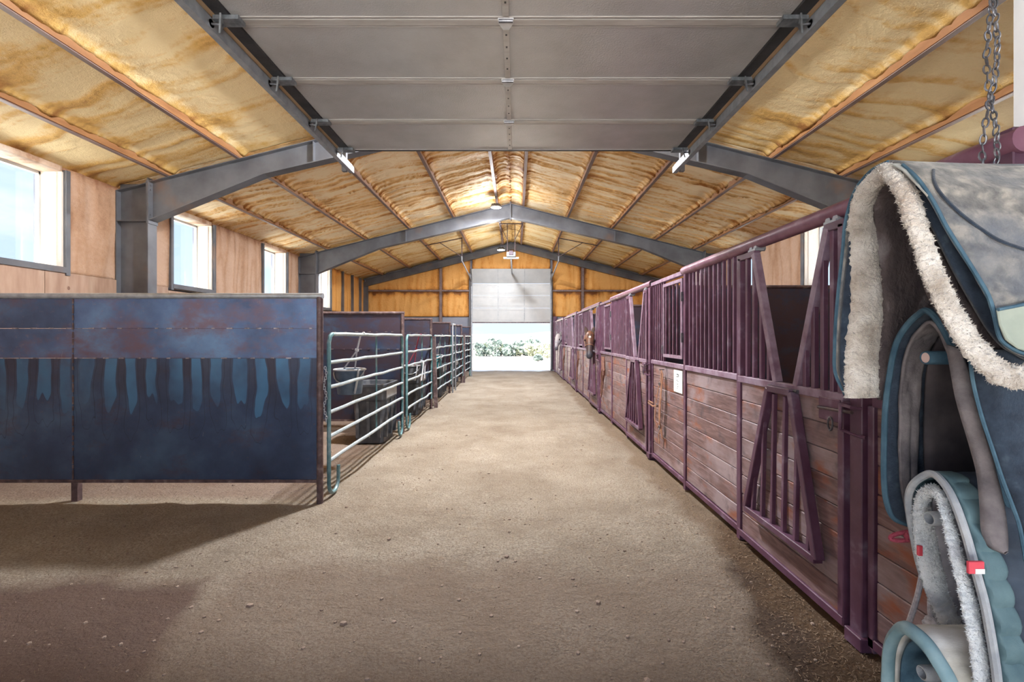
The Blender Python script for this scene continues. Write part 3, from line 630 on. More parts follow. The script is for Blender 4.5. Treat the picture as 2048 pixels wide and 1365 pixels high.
# ---------------------------------------------------------------- entrance wall (behind the viewer)
wn_ = struct('wall_near', (0, Y0, 0))
mb = MB(); gable(mb, -7.5, -1.95, 3.0, Y0 - .12, .12); mb.box(-7.5, -5.7, Y0 - .12, Y0, 0, 3.0); mb.box(-2.7, -1.95, Y0 - .12, Y0, 0, 3.0); mb.box(-5.7, -2.7, Y0 - .12, Y0, 0, .9)
w = struct('window_13', (-4.2, Y0, .9))  # added window, unseen behind the camera, letting in fill daylight
fr = MB()
for r in ((-5.7, -5.64, .9, 3.0), (-2.76, -2.7, .9, 3.0), (-5.7, -2.7, .9, .96), (-5.7, -2.7, 2.94, 3.0), (-4.23, -4.17, .9, 3.0)): fr.box(r[0], r[1], Y0 - .09, Y0 - .03, r[2], r[3])
fr.build('frame', 'door_white', w); MB().box(-5.66, -2.74, Y0 - .065, Y0 - .06, .94, 2.96).build('pane', 'glass', w)
gable(mb, 1.88, 7.2, 0, Y0 - .12, .12); gable(mb, -1.95, 1.88, 3.62, Y0 - .12, .12)
mb.build('sheathing', 'foam_white', wn_)

# ---------------------------------------------------------------- raised entrance door under the roof
d1 = struct('door_1', (0, 0, 3.6)); ZD = 3.593; E0, E1 = -1.80, 1.735
seams = [5.0 - .69 * k for k in range(7)]
for k in range(6):
    yb, ya = seams[k], seams[k + 1]
    s_ = MB().box(E0, E1, ya + .004, yb - .004, ZD, ZD + .045).build('door_section', 'door_grey', d1, bevel=.004)
    r = MB(); r.box(E0, E1, ya + .008, ya + .062, ZD - .007, ZD + .002); r.box(E0, E1, ya + .075, ya + .083, ZD - .004, ZD + .002)
    r.box(E0, E1, yb - .016, yb - .008, ZD - .006, ZD + .002); r.build('rib', 'door_rib', s_)
    MB().box(-.085, -.045, ya + .09, yb - .03, ZD - .012, ZD + .002).build('center_stile', 'door_rib', s_)
    h_ = MB()
    for q in range(4):
        yy = ya + .14 + q * .13; h_.box(-.071, -.059, yy, yy + .014, ZD - .015, ZD - .011)
    h_.build('holes', 'black_steel', s_, kind='stuff')
    if k < 5:
        yy = ya
        h = MB().prism([(-.115, yy - .01, ZD - .02), (-.015, yy - .01, ZD - .02), (-.015, yy + .02, ZD - .02), (-.045, yy + .085, ZD - .02), (-.085, yy + .085, ZD - .02), (-.115, yy + .02, ZD - .02)], (0, 0, .014)); h.build('hinge', 'plastic_grey', s_)
        MB().tube([(-.11, yy - .002, ZD - .022), (-.02, yy - .002, ZD - .022)], .012, 8).build('hinge_pin', 'dark_metal', s_)
    for s, xe in ((-1, E0), (1, E1)):
        MB().box(min(xe, xe + s * .085), max(xe, xe + s * .085), ya, yb, ZD - .014, ZD + .05).build('end_stile', 'black_steel', d1)
        b = MB(); yy = yb - .05 if k == 0 else yb
        b.box(*sorted((xe - s * .06, xe + s * .10)), yy - .05, yy + .03, ZD - .04, ZD - .014)
        b.prism([(xe + s * .02, yy - .09, ZD - .03), (xe + s * .07, yy - .02, ZD - .11), (xe + s * .07, yy + .03, ZD - .03)], (s * .012, 0, 0))
        b.build('roller_bracket', 'bracket', d1)
        MB().tube([(xe + s * .05, yy - .02, ZD - .06), (xe + s * .145, yy - .02, ZD - .05)], .008, 8).build('roller_stem', 'dark_metal', d1)
        MB().tube([(xe + s * .125, yy - .02, ZD - .05), (xe + s * .155, yy - .02, ZD - .05)], .026, 12).build('roller', 'rust', d1)
MB().box(E0, E1, 4.985, 5.01, ZD - .012, ZD + .05).build('top_rail', 'black_steel', d1)
for s, xe in ((-1, E0), (1, E1)):
    a, b = sorted((xe + s * .0855, xe + s * .185)); MB().box(a, b, .5, 5.1, ZD + .013, ZD + .03).build('edge_strip', 'wood_strip', d1)  # strip widened over the track to keep lamp light out of the gap
    tr = MB(); x0 = xe + s * .125; x1 = xe + s * .175
    for (p0, p1, z0, z1) in ((x0, x0 + s * .004, -.085, -.015), (x0, x1, -.089, -.085), (x1 - s * .004, x1, -.085, .01), (x0 + s * .02, x1, .006, .012)):
        a, b = sorted((p0, p1)); tr.box(a, b, .1, 5.47, ZD + z0, ZD + z1)
    tr.bar((x1 + s * .02, .1, ZD - .02), (x1 + s * .02, 5.5, ZD - .02), .03, .05); tr.build('track', 'galv', d1)
    MB().tube([((x0 + x1) / 2, .1, ZD - .04), ((x0 + x1) / 2, -.15, ZD - .12), ((x0 + x1) / 2, -.3, ZD - .40), ((x0 + x1) / 2, -.32, .02)], .03, 6).build('vertical_track', 'galv', d1)
    MB().bar((x1 + s * .03, 5.38, ZD - .10), (x1 + s * .03, 5.38, zr(2.0) + .05), .05, .05).build('hanger', 'frame_steel', d1)
    MB().bar((x1 + s * .03, 1.6, ZD - .02), (x1 + s * .03, 1.6, zr(2.0) + .05), .04, .04).build('hanger', 'frame_steel', d1)

# ---------------------------------------------------------------- ridge lamps
def lamp(y, label, z0, watts, down):
    x = XR - .42
    r = thing('high_bay_light', label, 'ceiling light', (x, y, z0), 'round lamps under the ridge')
    MB().lathe([(0, .10), (.07, .10), (.075, .06), (.15, .045), (.165, .02), (.165, -.01), (.15, -.012)], (x, y, z0), 24).build('body', 'dark_metal', r, smooth=True)
    MB().lathe([(0, -.018), (.10, -.016), (.15, -.008), (.15, .0), (0, .0)], (x, y, z0), 24).build('lens', 'lens', r, smooth=True)
    fins = MB()
    for k in range(10):
        a = k * math.pi / 5; fins.bar((x + .07 * math.cos(a), y + .07 * math.sin(a), z0 + .08), (x + .15 * math.cos(a), y + .15 * math.sin(a), z0 + .06), .008, .04)
    fins.build('cooling_fins', 'dark_metal', r)
    MB().bar((x, y, z0 + .09), (x, y, zr(.42) + .005), .014).build('hook', 'dark_metal', r)
    for kind, share in (('AREA', down), ('POINT', 1 - down)):
        ld = bpy.data.lights.new('lamp_light', kind); lo = bpy.data.objects.new('lamp_light', ld); link(lo, r); lo.location = (0, 0, -.03 if kind == 'AREA' else -.2)
        ld.energy = watts * LAMP_W * share; ld.color = (0.93, 0.96, 1.0)
        if kind == 'AREA': ld.shape = 'DISK'; ld.size = .30
        else: ld.shadow_soft_size = .14
lamp(6.4, 'added unseen round lamp over the raised entrance door', 5.45, 690, .30); lamp(13.8, 'round lit lamp hanging before the middle frame apex', 5.45, 360, .82); lamp(18.5, 'round lit lamp nearest the far door', 5.06, 130, .60)  # first lamp is an unseen addition above the raised door, lighting the foreground

# ================================================================= OUTSIDE
ex = field('ground_outside', 'yard', None, (-120, YE + .16, -.03), (240, 0, 0), (0, 260, 0), (0, 0, 1), 40, 40, lambda a, b, u, v: ((vn(a * .05, b * .05, 4) - .5) * .8 * np.clip(b / 60, 0, 1), a * 0))
ex['kind'] = 'structure'
ex2 = MB().add([(-120, -200, -.12), (120, -200, -.12), (120, YE + .2, -.12), (-120, YE + .2, -.12)], [(0, 1, 2, 3)]).build('unseen_bounce_ground_near', 'bounce_ground'); ex2['kind'] = 'structure'
hl = field('hill_far', 'hill', None, (-260, 700, -2), (520, 0, 0), (0, 60, 0), (0, 0, 1), 80, 4, lambda a, b, u, v: ((6 + 9 * vn(a * .012, b * 0, 5) + 2 * vn(a * .05, b * 0, 6)) * np.sin(np.pi * np.clip(v, .0, 1) * .5), a * 0), 6)
hl['kind'] = 'structure'
def bush(x, y, w, h, mat, label, tall=False, seed=0):
    rnd = random.Random(seed); r = thing('juniper' if tall else 'sage_bush', label, 'bush', (x, y, 0), None)
    st = MB()
    for k in range(4):
        a = rnd.uniform(0, 6.28); st.tube([(x + .05 * math.cos(a), y + .05 * math.sin(a), -.05), (x + w * .12 * math.cos(a), y + w * .12 * math.sin(a), h * .4), (x + w * .2 * math.cos(a), y + w * .2 * math.sin(a), h * .75)], [.03, .02, .01], 5)
    st.build('stem', 'bark', r)
    f = MB(); N = 800
    cl = [(rnd.uniform(-.35, .35) * w * (.5 if tall else 1), rnd.uniform(-.3, .3) * w, rnd.uniform(.10, .78) * h, rnd.uniform(.22, .34) * (min(w, h) if tall else w)) for _ in range(10 if tall else 7)]
    for k in range(N):
        cx, cy, cz, cr = rnd.choice(cl); v = Vector((rnd.gauss(0, 1), rnd.gauss(0, 1), rnd.gauss(0, 1))).normalized() * cr * rnd.uniform(.55, 1)
        p = Vector((x + cx, y + cy, max(.08, cz))) + v; p.z = max(p.z, .06)
        a = Vector((rnd.gauss(0, 1), rnd.gauss(0, 1), rnd.gauss(0, 1))).normalized() * .12 * w ** .5; b = Vector((rnd.gauss(0, 1), rnd.gauss(0, 1), rnd.gauss(0, 1))).normalized() * .09 * w ** .5
        f.add([p - a, p + b, p + a, p - b], [(0, 1, 2, 3)])
    f.build('foliage', mat, r, kind='stuff')
BU = [(958, 712, 24, 688, 'bush_blue', 'blue-green bush by the far doorway edge beside the pens'), (973, 711, 22, 685, 'bush_pale', 'pale bush second from the pen side in the far doorway'),
      (988, 712, 24, 678, 'bush_blue', 'tall rounded blue-green bush between two pale bushes outside'), (1002, 711, 22, 688, 'bush_pale', 'low pale bush beside the darkest bush outside'),
      (1022, 712, 26, 681, 'bush_blue', 'darkest blue-green bush at the middle of the doorway'), (1039, 711, 22, 688, 'bush_pale', 'pale bush just past the darkest bush outside'),
      (1052, 711, 26, 680, 'bush_blue', 'broad blue-green bush at the foot of the spire tree'), (1066, 712, 26, 690, 'bush_pale', 'yellowish bush in front of the spire tree'),
      (1084, 712, 28, 681, 'bush_pale', 'wide pale bush nearest the stall side of the doorway'), (1077, 722, 13, 707, 'bush_blue', 'small dark scrub standing alone on the pale yard'),
      (1095, 716, 12, 702, 'bush_pale', 'small pale scrub at the stall-side edge of the yard')]
for i, (px, by, w, ty, mt, lb) in enumerate(BU):
    Y = EYE * F / (by - VY); k = Y / F
    bush((px - VX) * k, Y, w * k * 1.25, (by - ty) * k * 1.02, mt, lb, False, i + 3)
Yt = 52; bush((1058 - VX) * Yt / F, Yt, 1.1, EYE + (VY - 666) * Yt / F, 'bush_blue', 'slim spire-shaped evergreen rising above the bushes outside', True, 40)
Yt = 58; bush((1073 - VX) * Yt / F, Yt, 1.4, EYE + (VY - 676) * Yt / F, 'bush_blue', 'small round-topped tree behind the wide pale bush', True, 41)

# ================================================================= PEN PANELS (viewer's left)
PY = [4.40, 7.60, 10.15, 13.0, 15.8, 18.7]
PLAB = ['blue steel pen partition nearest the entrance, with pale water runs', 'second steel pen partition, behind the first feed bucket and tank', 'third steel pen partition, behind the second feed bucket',
        'fourth steel pen partition, behind the turquoise bucket', 'fifth steel pen partition, just past the tall gate bow', 'last steel pen partition, closest to the far wall']
def pen_panel(i, y):
    r = thing('pen_partition', PLAB[i], 'partition', (-1.9, y, 0), 'steel pen partitions')
    mt = 'steel' if i == 0 else 'steel_dark'
    xe = -1.875; xs = [xe, -4.23, XL + .06]
    zs = [.18, 1.355, 1.64, 1.935]
    for a in range(2):
        for b in range(3):
            MB().box(xs[a + 1] + .003, xs[a] - .003, y - .004 - .002 * (b % 2), y + .004, zs[b] + .002, zs[b + 1] - .002).build('steel_sheet', 'steel_upper' if i == 0 and b > 0 else mt, r)
    MB().tube([(xe + .03, y, 1.95), (XL + .06, y, 1.95)], .028, 12).build('top_pipe', 'galv' if i == 0 else 'rust', r, smooth=True)
    MB().tube([(xe, y, -.05), (xe, y, 1.94)], .030, 12).build('end_post', 'rust', r, smooth=True)
    MB().box(-4.26, -4.20, y + .005, y + .055, -.05, 1.93).build('post', 'rust', r)
    MB().box(xs[2], xs[0], y - .012, y + .02, .165, .195).build('bottom_rail', 'rust', r)
    w = MB()
    rnd = random.Random(i)
    for z in zs[1:3]:
        x = -6.9
        while x < xe - .05:
            l = rnd.uniform(.025, .06); w.box(x, x + l, y - .0105, y, z - .005, z + .006); x += l + rnd.uniform(.06, .16)
    w.build('weld_beads', 'weld', r, kind='stuff')
    v = MB(); z = .2
    while z < 1.9:
        l = rnd.uniform(.03, .09); v.box(-4.237, -4.223, y - .010, y, z, z + l); z += l + rnd.uniform(.0, .05)
    v.build('weld_seam', 'rust', r, kind='stuff')
    return r
for i, y in enumerate(PY): pen_panel(i, y)

# corral gates along the aisle
ZRAIL = [1.585, 1.305, 1.065, .82, .58, .345]
def wavy(y0, y1, z, rnd, x=XG, amp=.018):
    n = 9; return [(x + rnd.uniform(-.006, .006), y0 + (y1 - y0) * k / (n - 1), z + (0 if k in (0, n - 1) else rnd.uniform(-amp, amp))) for k in range(n)]
def foot(mb, x, y, dy):
    pts = [(x, y, .40)]
    for k in range(9):
        a = math.pi * k / 8; pts.append((x, y + dy * (.5 - .5 * math.cos(a)), .12 - .115 * math.sin(a)))
    pts.append((x, y + dy, .24)); mb.tube(pts, .019, 8)
def gate(label, y0, y1, seed, ups, feet=(1, 1), mats=('rail', 'teal')):
    rnd = random.Random(seed); r = thing('corral_gate', label, 'gate', (XG, (y0 + y1) / 2, 0), 'tube gates of the pens')
    top = wavy(y0 + .07, y1 - .07, ZRAIL[0], rnd, amp=.006)
    MB().tube(top, .020, 8).build('rail', mats[0], r, smooth=True)
    for z in ZRAIL[1:]: MB().tube(wavy(y0, y1, z, rnd, amp=.005 if seed == 1 else .014), .019, 8).build('rail', mats[0], r, smooth=True)
    for y, e in ((y0, 1), (y1, -1)):
        MB().tube([(XG, y + e * .08, ZRAIL[0]), (XG, y + e * .03, ZRAIL[0] - .02), (XG, y, ZRAIL[0] - .08), (XG, y, .22)], .021, 8).build('end_tube', mats[1], r, smooth=True)
    for u in ups:
        MB().tube([(XG - .03, y0 + (y1 - y0) * u, ZRAIL[0]), (XG - .03, y0 + (y1 - y0) * u, ZRAIL[-1])], .012, 6).build('upright', mats[1], r, smooth=True)
    if feet[0]: m = MB(); foot(m, XG, y0, .24); m.build('foot', mats[1], r, smooth=True)
    if feet[1]: m = MB(); foot(m, XG, y1, -.22); m.build('foot', mats[1], r, smooth=True)
    return r
gate('pale tube gate with curved foot beside the blue partition', 4.50, 7.40, 1, (.56,))
gate('tube gate hung across the second pen with a tangled rope', 7.70, 9.95, 2, (.62,), feet=(1, 0))
gate('tube gate across the third pen with the turquoise bucket', 10.33, 12.97, 3, (.35, .65), feet=(0, 0))
gate('tube gate under the tall bow in the fourth pen', 13.10, 15.80, 4, (.3, .7), feet=(0, 0))
gate('last tube gate before the far door', 15.90, 18.35, 5, (.4, .7), feet=(0, 1))
t = thing('gate_bow', 'tall inverted U steel bow above the fourth tube gate', 'gate bow', (XG, 13.35, 0))
MB().tube([(XG + .03, 13.08, -.03), (XG + .03, 13.08, 1.86), (XG + .03, 13.12, 1.92), (XG + .03, 13.62, 1.92), (XG + .03, 13.68, 1.85), (XG + .03, 13.68, -.03)], .022, 8).build('bow_tube', 'galv', t, smooth=True)
def spost(y, h, label, lean=0, w=.06, mat='rust'):
    t = thing('steel_post', label, 'post', (XG, y, 0), 'rusty posts between the pen gates')
    MB().bar((XG + .04, y, -.04), (XG + .04 - lean, y, h), w, w).build('shaft', mat, t)
    MB().box(XG + .005 - lean, XG + .075 - lean, y - .035, y + .035, h - .01, h + .012).build('cap', mat, t)
spost(10.30, 1.56, 'thick leaning rusty post between second and third tube gates', .05, .075)
spost(15.85, 1.62, 'dark rusty post between fourth and last tube gates', 0, .075)
spost(18.55, 2.0, 'thin tall pale post at the far door end of the pens', 0, .04, 'galv')

# stock tanks and feed buckets
def tank(x0, x1, y0, y1, h, label):
    r = thing('stock_tank', label, 'water tank', ((x0 + x1) / 2, (y0 + y1) / 2, 0), 'stock tanks by the gates')
    def ring(i, z, k=0): return [(x0 + i, y0 + i + k, z), (x1 - i - k, y0 + i, z), (x1 - i, y0 + i + k, z), (x1 - i, y1 - i - k, z), (x1 - i - k, y1 - i, z), (x0 + i + k, y1 - i, z), (x0 + i, y1 - i - k, z), (x0 + i + k, y0 + i, z)]
    def ring(i, z, k=.05): return [(x0 + i + k, y0 + i, z), (x1 - i - k, y0 + i, z), (x1 - i, y0 + i + k, z), (x1 - i, y1 - i - k, z), (x1 - i - k, y1 - i, z), (x0 + i + k, y1 - i, z), (x0 + i, y1 - i - k, z), (x0 + i, y0 + i + k, z)]
    L = [ring(.05, -.03), ring(.04, .25), ring(.02, .60), ring(.0, .62), ring(.0, h - .05), ring(-.025, h - .04), ring(-.025, h), ring(.02, h), ring(.03, h - .06), ring(.06, .12)]
    m = MB(); m.add([p for q in L for p in q], [(i * 8 + k, i * 8 + (k + 1) % 8, (i + 1) * 8 + (k + 1) % 8, (i + 1) * 8 + k) for i in range(len(L) - 1) for k in range(8)] + [tuple(range(7, -1, -1)), tuple(72 + k for k in range(8))])
    m.build('tub', 'plastic_black', r, bevel=.006)
    ribs = MB()
    for k in range(3):
        xx = x0 + .10 + (x1 - x0 - .2) * k / 2; ribs.box(xx - .02, xx + .02, y0 + .0, y0 + .05, .06, .60)
    for k in range(3):
        yy = y0 + .10 + (y1 - y0 - .2) * k / 2; ribs.box(x1 - .05, x1 + .0, yy - .02, yy + .02, .06, .60)
    ribs.build('stiffening_ribs', 'plastic_black', r)
    MB().box(x1 - .03, x1 + .003, y0 + .06, y1 - .06, .64, h - .06).build('side_panel', 'plastic_grey', r, bevel=.005)
    MB().add([(x0 + .05, y0 + .05, h * .6), (x1 - .05, y0 + .05, h * .6), (x1 - .05, y1 - .05, h * .6), (x0 + .05, y1 - .05, h * .6)], [(0, 1, 2, 3)]).build('water', 'eye', r)
tank(-2.45, -1.93, 6.80, 7.50, .86, 'grey-black stock tank behind the first tube gate')
tank(-2.45, -1.95, 9.30, 10.0, .80, 'grey-black stock tank behind the second tube gate')
tank(-2.45, -1.93, 12.1, 12.85, .84, 'stock tank behind the third tube gate')
tank(-2.5, -1.95, 14.8, 15.6, .84, 'stock tank behind the fourth tube gate')
def bucket(x, y, zrim, R, h, mat, label, rope, ropemat='rope', flat=False):
    r = thing('feed_bucket', label, 'bucket', (x, y, zrim - h), 'buckets hung on the pen gates')
    MB().lathe([(0, 0), (R * .80, 0), (R * .83, .01), (R * .99, h - .02), (R * 1.05, h - .02), (R * 1.06, h), (R * .97, h), (R * .95, h - .02), (R * .80, .02), (0, .02)], (x, y, zrim - h), 28).build('shell', mat, r, smooth=True)
    MB().tube([(x + R * 1.06 * math.cos(a), y + R * 1.06 * math.sin(a), zrim) for a in [k * math.pi / 12 for k in range(24)]], .011, 6, True).build('rim', 'plastic_grey', r, smooth=True)
    MB().tube([(x + R * 1.07 * math.cos(a), y - R * 1.07 * math.sin(a) * .9, zrim - .16 * math.sin(a) ** 1) for a in [k * math.pi / 10 for k in range(11)]], .008, 6).build('bail', 'galv', r, smooth=True)
    MB().tube([(x + R * .85, y - R * .7, zrim + .01), (x + R * .80, y - R * .75, zrim - .12), (x + R * .6, y - R * .75, zrim - .28)], .022, 6, flat=((1, 0, 0), .6)).build('hook_strap', 'plastic_grey', r, smooth=True)
    rp = MB(); top = Vector(rope); kn = Vector((x + (top.x - x) * .55, y + (top.y - y) * .55, zrim + (top.z - zrim) * .55))
    rp.tube([top + Vector((.02, 0, .02)), top + Vector((-.025, 0, 0)), kn], .012, 6); rp.tube([kn, (x - R * .35, y - R * .3, zrim)], .010, 6); rp.tube([kn, (x + R * .4, y - R * .1, zrim)], .010, 6)
    rp.lathe([(0, -.03), (.025, -.01), (.025, .015), (0, .03)], kn, 8); rp.build('rope', ropemat, r)
    return r
bucket(-2.06, 5.70, 1.155, .175, .30, 'plastic_blue', 'faded blue bucket hung by a pale rope behind the first gate', (XG, 5.50, 1.59))
bucket(-2.04, 8.95, 1.0, .17, .28, 'plastic_black', 'black bucket with dangling white straps behind the second gate', (XG, 8.80, 1.59), 'rope_red')
bucket(-2.03, 11.55, 1.10, .175, .32, 'plastic_teal', 'bright turquoise bucket behind the third gate', (XG, 11.4, 1.59))
bucket(-2.02, 14.35, 1.12, .165, .30, 'plastic_blue', 'dark bucket hung in the fourth pen', (XG, 14.2, 1.59))
t = thing('loose_rope', 'white cord ends dangling from the second gate rail', 'rope', (XG, 9.0, .6))
MB().tube([(XG - .03, 8.95, 1.10), (XG + .03, 8.96, 1.09), (XG + .03, 8.90, .95), (XG + .02, 8.80, .72)], .012, 6).tube([(XG + .03, 8.96, 1.09), (XG + .03, 9.1, 1.0), (XG + .03, 9.06, .74)], .010, 6).build('cord', 'rope', t, smooth=True)
t = thing('gate_chain', 'light chain hanging beside the end post of the blue partition', 'chain', (-1.83, 4.43, .8))
lk = MB(); lk.tube([(.009 * math.cos(a), 0, .017 * math.sin(a)) for a in [k * math.pi / 5 for k in range(10)]], .0035, 5, True)
l0 = lk.build('link', 'galv', t, local=True, smooth=True)
for k in range(22):
    o = l0 if k == 0 else l0.copy()
    if k: COL.objects.link(o)
    o.parent = t; o.location = (.0 + .012 * math.sin(k * .7), -.02, .46 - k * .024); o.rotation_euler = (0, .2 * math.sin(k), (k % 2) * 1.45 + .2)

# ================================================================= STALL FRONTS
NP, ZM = 8, 1.215                     # planks per bay, height of the rail that tops them
def planks(parent, y0, y1, x0=.006, x1=.034, zt=ZM):
    h = (zt - .075) / NP
    for k in range(NP):
        MB().box(x0 + random.uniform(0, .004), x1, y0, y1, .075 + k * h + .0015, .075 + (k + 1) * h - .0015).build('plank', 'plank', parent, local=True, bevel=.005)
def tubebar(parent, name, p, q, w=.045, h=None, mat='paint', bevel=.004): return MB().bar(p, q, w, h).build(name, mat, parent, local=True, bevel=bevel)
def build_front(loc, label):
    r = thing('horse_stall', label, 'stall front', loc, 'burgundy stall fronts of wood and bars')
    D, Fx, E = 1.27, 2.43, 3.65
    tubebar(r, 'main_post', (.02, 0, -.06), (.02, 0, 2.2), .085)
    tubebar(r, 'post_foot', (.02, 0, -.02), (.02, 0, .05), .12)
    tubebar(r, 'stile', (.015, -.075, .0), (.015, -.075, ZM), .04)
    tubebar(r, 'jamb', (.015, D, -.03), (.015, D, 2.2), .048, .055)
    tubebar(r, 'post', (.015, Fx, -.03), (.015, Fx, 2.24), .048, .055)
    tubebar(r, 'bottom_rail', (.02, D, .045), (.02, E - .1, .045), .05)
    tubebar(r, 'middle_rail', (.015, D + .02, ZM + .025), (.015, Fx - .02, ZM + .025), .05, mat='dusty_paint')
    tubebar(r, 'middle_rail', (.015, Fx + .02, ZM + .025), (.015, E - .04, ZM + .025), .05, mat='dusty_paint')
    planks(r, D + .03, Fx - .03); planks(r, Fx + .03, E - .1)
    MB().tube([(.015, -.03, 2.25), (.015, Fx + .06, 2.25)], .046, 16).build('track_pipe', 'pipe', r, local=True, smooth=True)
    MB().tube([(.015, -.031, 2.25), (.015, -.036, 2.25)], .036, 16).build('pipe_end', 'black_steel', r, local=True)
    tubebar(r, 'top_rail', (.015, Fx + .05, 2.235), (.015, E - .03, 2.235), .045, mat='dusty_paint')
    n = 11
    for k in range(n):
        y = D + .06 + (Fx - D - .12) * (k + .5) / n; tubebar(r, 'bar', (.015, y, ZM + .04), (.015, y, 2.215), .026, bevel=.003)
    # feed section: fixed bars on one half, a hinged barred hatch on the other
    h0, h1 = Fx + .06, Fx + .66
    for k in range(6):
        y = h1 + .05 + (E - .10 - h1 - .05) * k / 5; tubebar(r, 'bar', (.015, y, ZM + .04), (.015, y, 2.22), .026, bevel=.003)
    ht = MB()
    for a, b in (((0, h0, 1.34), (0, h1, 1.34)), ((0, h0, 2.16), (0, h1, 2.16))): ht.bar(a, b, .035, .035)
    for y in (h0, h1): ht.bar((0, y, 1.325), (0, y, 2.177), .035, .035)
    hatch = ht.build('feed_hatch', 'dusty_paint', r, local=True)
    for k in range(5):
        y = h0 + .06 + (h1 - h0 - .12) * k / 4
        MB().bar((0.003, y, 1.35), (0.003, y, 2.15), .022).build('bar', 'paint', hatch, local=True, bevel=.003)
    for z in (1.55, 1.98): MB().bar((-.02, h0 - .03, z - .05), (-.02, h0 - .03, z + .05), .022).build('hinge', 'dark_metal', hatch, local=True)
    MB().tube([(-.03, h1 + .0, 1.36), (-.03, h1 + .0, 1.46)], .008, 6).build('bolt', 'dark_metal', hatch, local=True)
    # latch keeper on the main post
    kp = MB(); kp.tube([(-.03, .035, 1.215), (-.075, .035, 1.21), (-.075, -.04, 1.205), (-.03, -.05, 1.20)], .009, 8); kp.tube([(-.075, .035, 1.21), (-.08, .03, 1.08), (-.04, -.05, 1.06), (-.03, -.08, 1.06)], .009, 8)
    kp.build('latch_loop', 'paint', r, local=True, smooth=True)
    return r
def build_door(loc, label):
    r = thing('stall_door', label, 'stall door', loc, 'sliding burgundy stall doors')
    a, b, c = .075, 1.225, .605
    x = -.012
    tubebar(r, 'side_stile', (x, a + .02, .03), (x, a + .02, 1.22), .045)
    tubebar(r, 'side_stile', (x, b - .02, .03), (x, b - .02, 1.22), .045)
    tubebar(r, 'bottom_rail', (x, a, .055), (x, b, .055), .05)
    tubebar(r, 'middle_rail', (x, a, ZM + .02), (x, b, ZM + .02), .05, mat='dusty_paint')
    planks(r, a + .045, b - .045, -.026, .004)
    # barred upper corners on either side of the V opening
    zt = 2.165
    for s in (-1, 1):
        yo = b - .02 if s > 0 else a + .02; yt, yb = c + s * .395, c + s * .11
        tubebar(r, 'yoke_stile', (x, yb, ZM + .04), (x, yt, zt), .05, .045, 'dusty_paint')
        tubebar(r, 'upper_stile', (x, yo, ZM + .04), (x, yo, zt), .045)
        tubebar(r, 'upper_rail', (x, min(yo, yt) - .02, zt), (x, max(yo, yt) + .02, zt), .045)
        for k in range(4):
            y = yo + (yb - yo) * (k + 1) / 5
            ztop = zt - .02
            if abs(y - c) < .395: ztop = ZM + .04 + (abs(y - c) - .11) / .285 * (zt - ZM - .04) - .03
            if ztop > ZM + .12: tubebar(r, 'bar', (x, y, ZM + .04), (x, y, ztop), .03, bevel=.003)
        tr = MB(); yh = c + s * .42; tr.box(-.03, .035, yh - .05, yh + .05, 2.185, 2.20); tr.tube([(-.02, yh - .03, 2.205), (.05, yh - .03, 2.205)], .022, 10); tr.tube([(-.02, yh + .03, 2.205), (.05, yh + .03, 2.205)], .022, 10)
        tr.build('trolley', 'galv', r, local=True, smooth=True)
    # yoke gate folded down over the planks
    yk = MB(); xt, xb = -.055, -.075; zt_, zb = 1.215, .315
    q = [(xt, c - .125, zt_), (xt, c + .125, zt_), (xb, c + .395, zb), (xb, c - .395, zb)]
    for i in range(4): yk.bar(q[i], q[(i + 1) % 4], .042, .055, (1, 0, 0))
    yoke = yk.build('yoke_gate', 'paint', r, local=True, bevel=.004)
    for k in range(6):
        y = c - .31 + .62 * k / 5; lim = (abs(y - c) - .125) / .27
        top = zt_ - .02 if lim <= 0 else zt_ - lim * .9
        if top - zb > .12: MB().bar((-.06, y, top - .01), (-.074, y, zb), .026).build('bar', 'paint', yoke, local=True, bevel=.003)
    MB().tube([(-.045, c - .16, 1.225), (-.045, c + .16, 1.225)], .012, 8).build('hinge_rod', 'dark_metal', yoke, local=True, smooth=True)
    # latch
    MB().box(-.045, -.034, .085, .255, 1.10, 1.225).build('latch_plate', 'paint', r, local=True, bevel=.004)
    MB().tube([(-.055, .24, 1.165), (-.055, -.02, 1.175)], .009, 8).build('latch_bolt', 'rust', r, local=True, smooth=True)
    MB().tube([(-.06 , .135 + .018 * math.cos(t_), 1.09 + .036 * math.sin(t_)) for t_ in [k * math.pi / 6 for k in range(12)]], .0055, 6, True).build('snap_hook', 'dark_metal', r, local=True, smooth=True)
    return r
A0 = 2.35; PITCH = 3.65
ORD = ['first', 'second', 'third', 'fourth', 'fifth']
XTRA_F = ['between the saddles and the white paper note', 'where coiled ropes hang past the first one', 'with the rope loops beyond the brown horse', 'beyond the coiled ropes', 'at the far door end of the row']
XTRA_D = ['next to the saddle racks', 'one past the white paper note', 'with the brown horse looking out', 'between the two horses', 'with the pale horse looking out']
f0 = build_front((XS, A0, 0), f'{ORD[0]} stall front of the row, {XTRA_F[0]}')
g0 = build_door((XS, A0, 0), f'{ORD[0]} burgundy stall door, {XTRA_D[0]}')
for k in range(1, 5):
    dup(f0, (XS, A0 + PITCH * k, 0), f'{ORD[k]} stall front of the row, {XTRA_F[k]}')
    dup(g0, (XS, A0 + PITCH * k, 0), f'{ORD[k]} burgundy stall door, {XTRA_D[k]}')
# end post of the row
t = thing('stall_post', 'end post closing the stall row by the far door', 'post', (XS, A0 + PITCH * 5, 0))
tubebar(t, 'shaft', (.02, 0, -.05), (.02, 0, 2.28), .085); tubebar(t, 'foot', (.02, 0, -.02), (.02, 0, .05), .12)
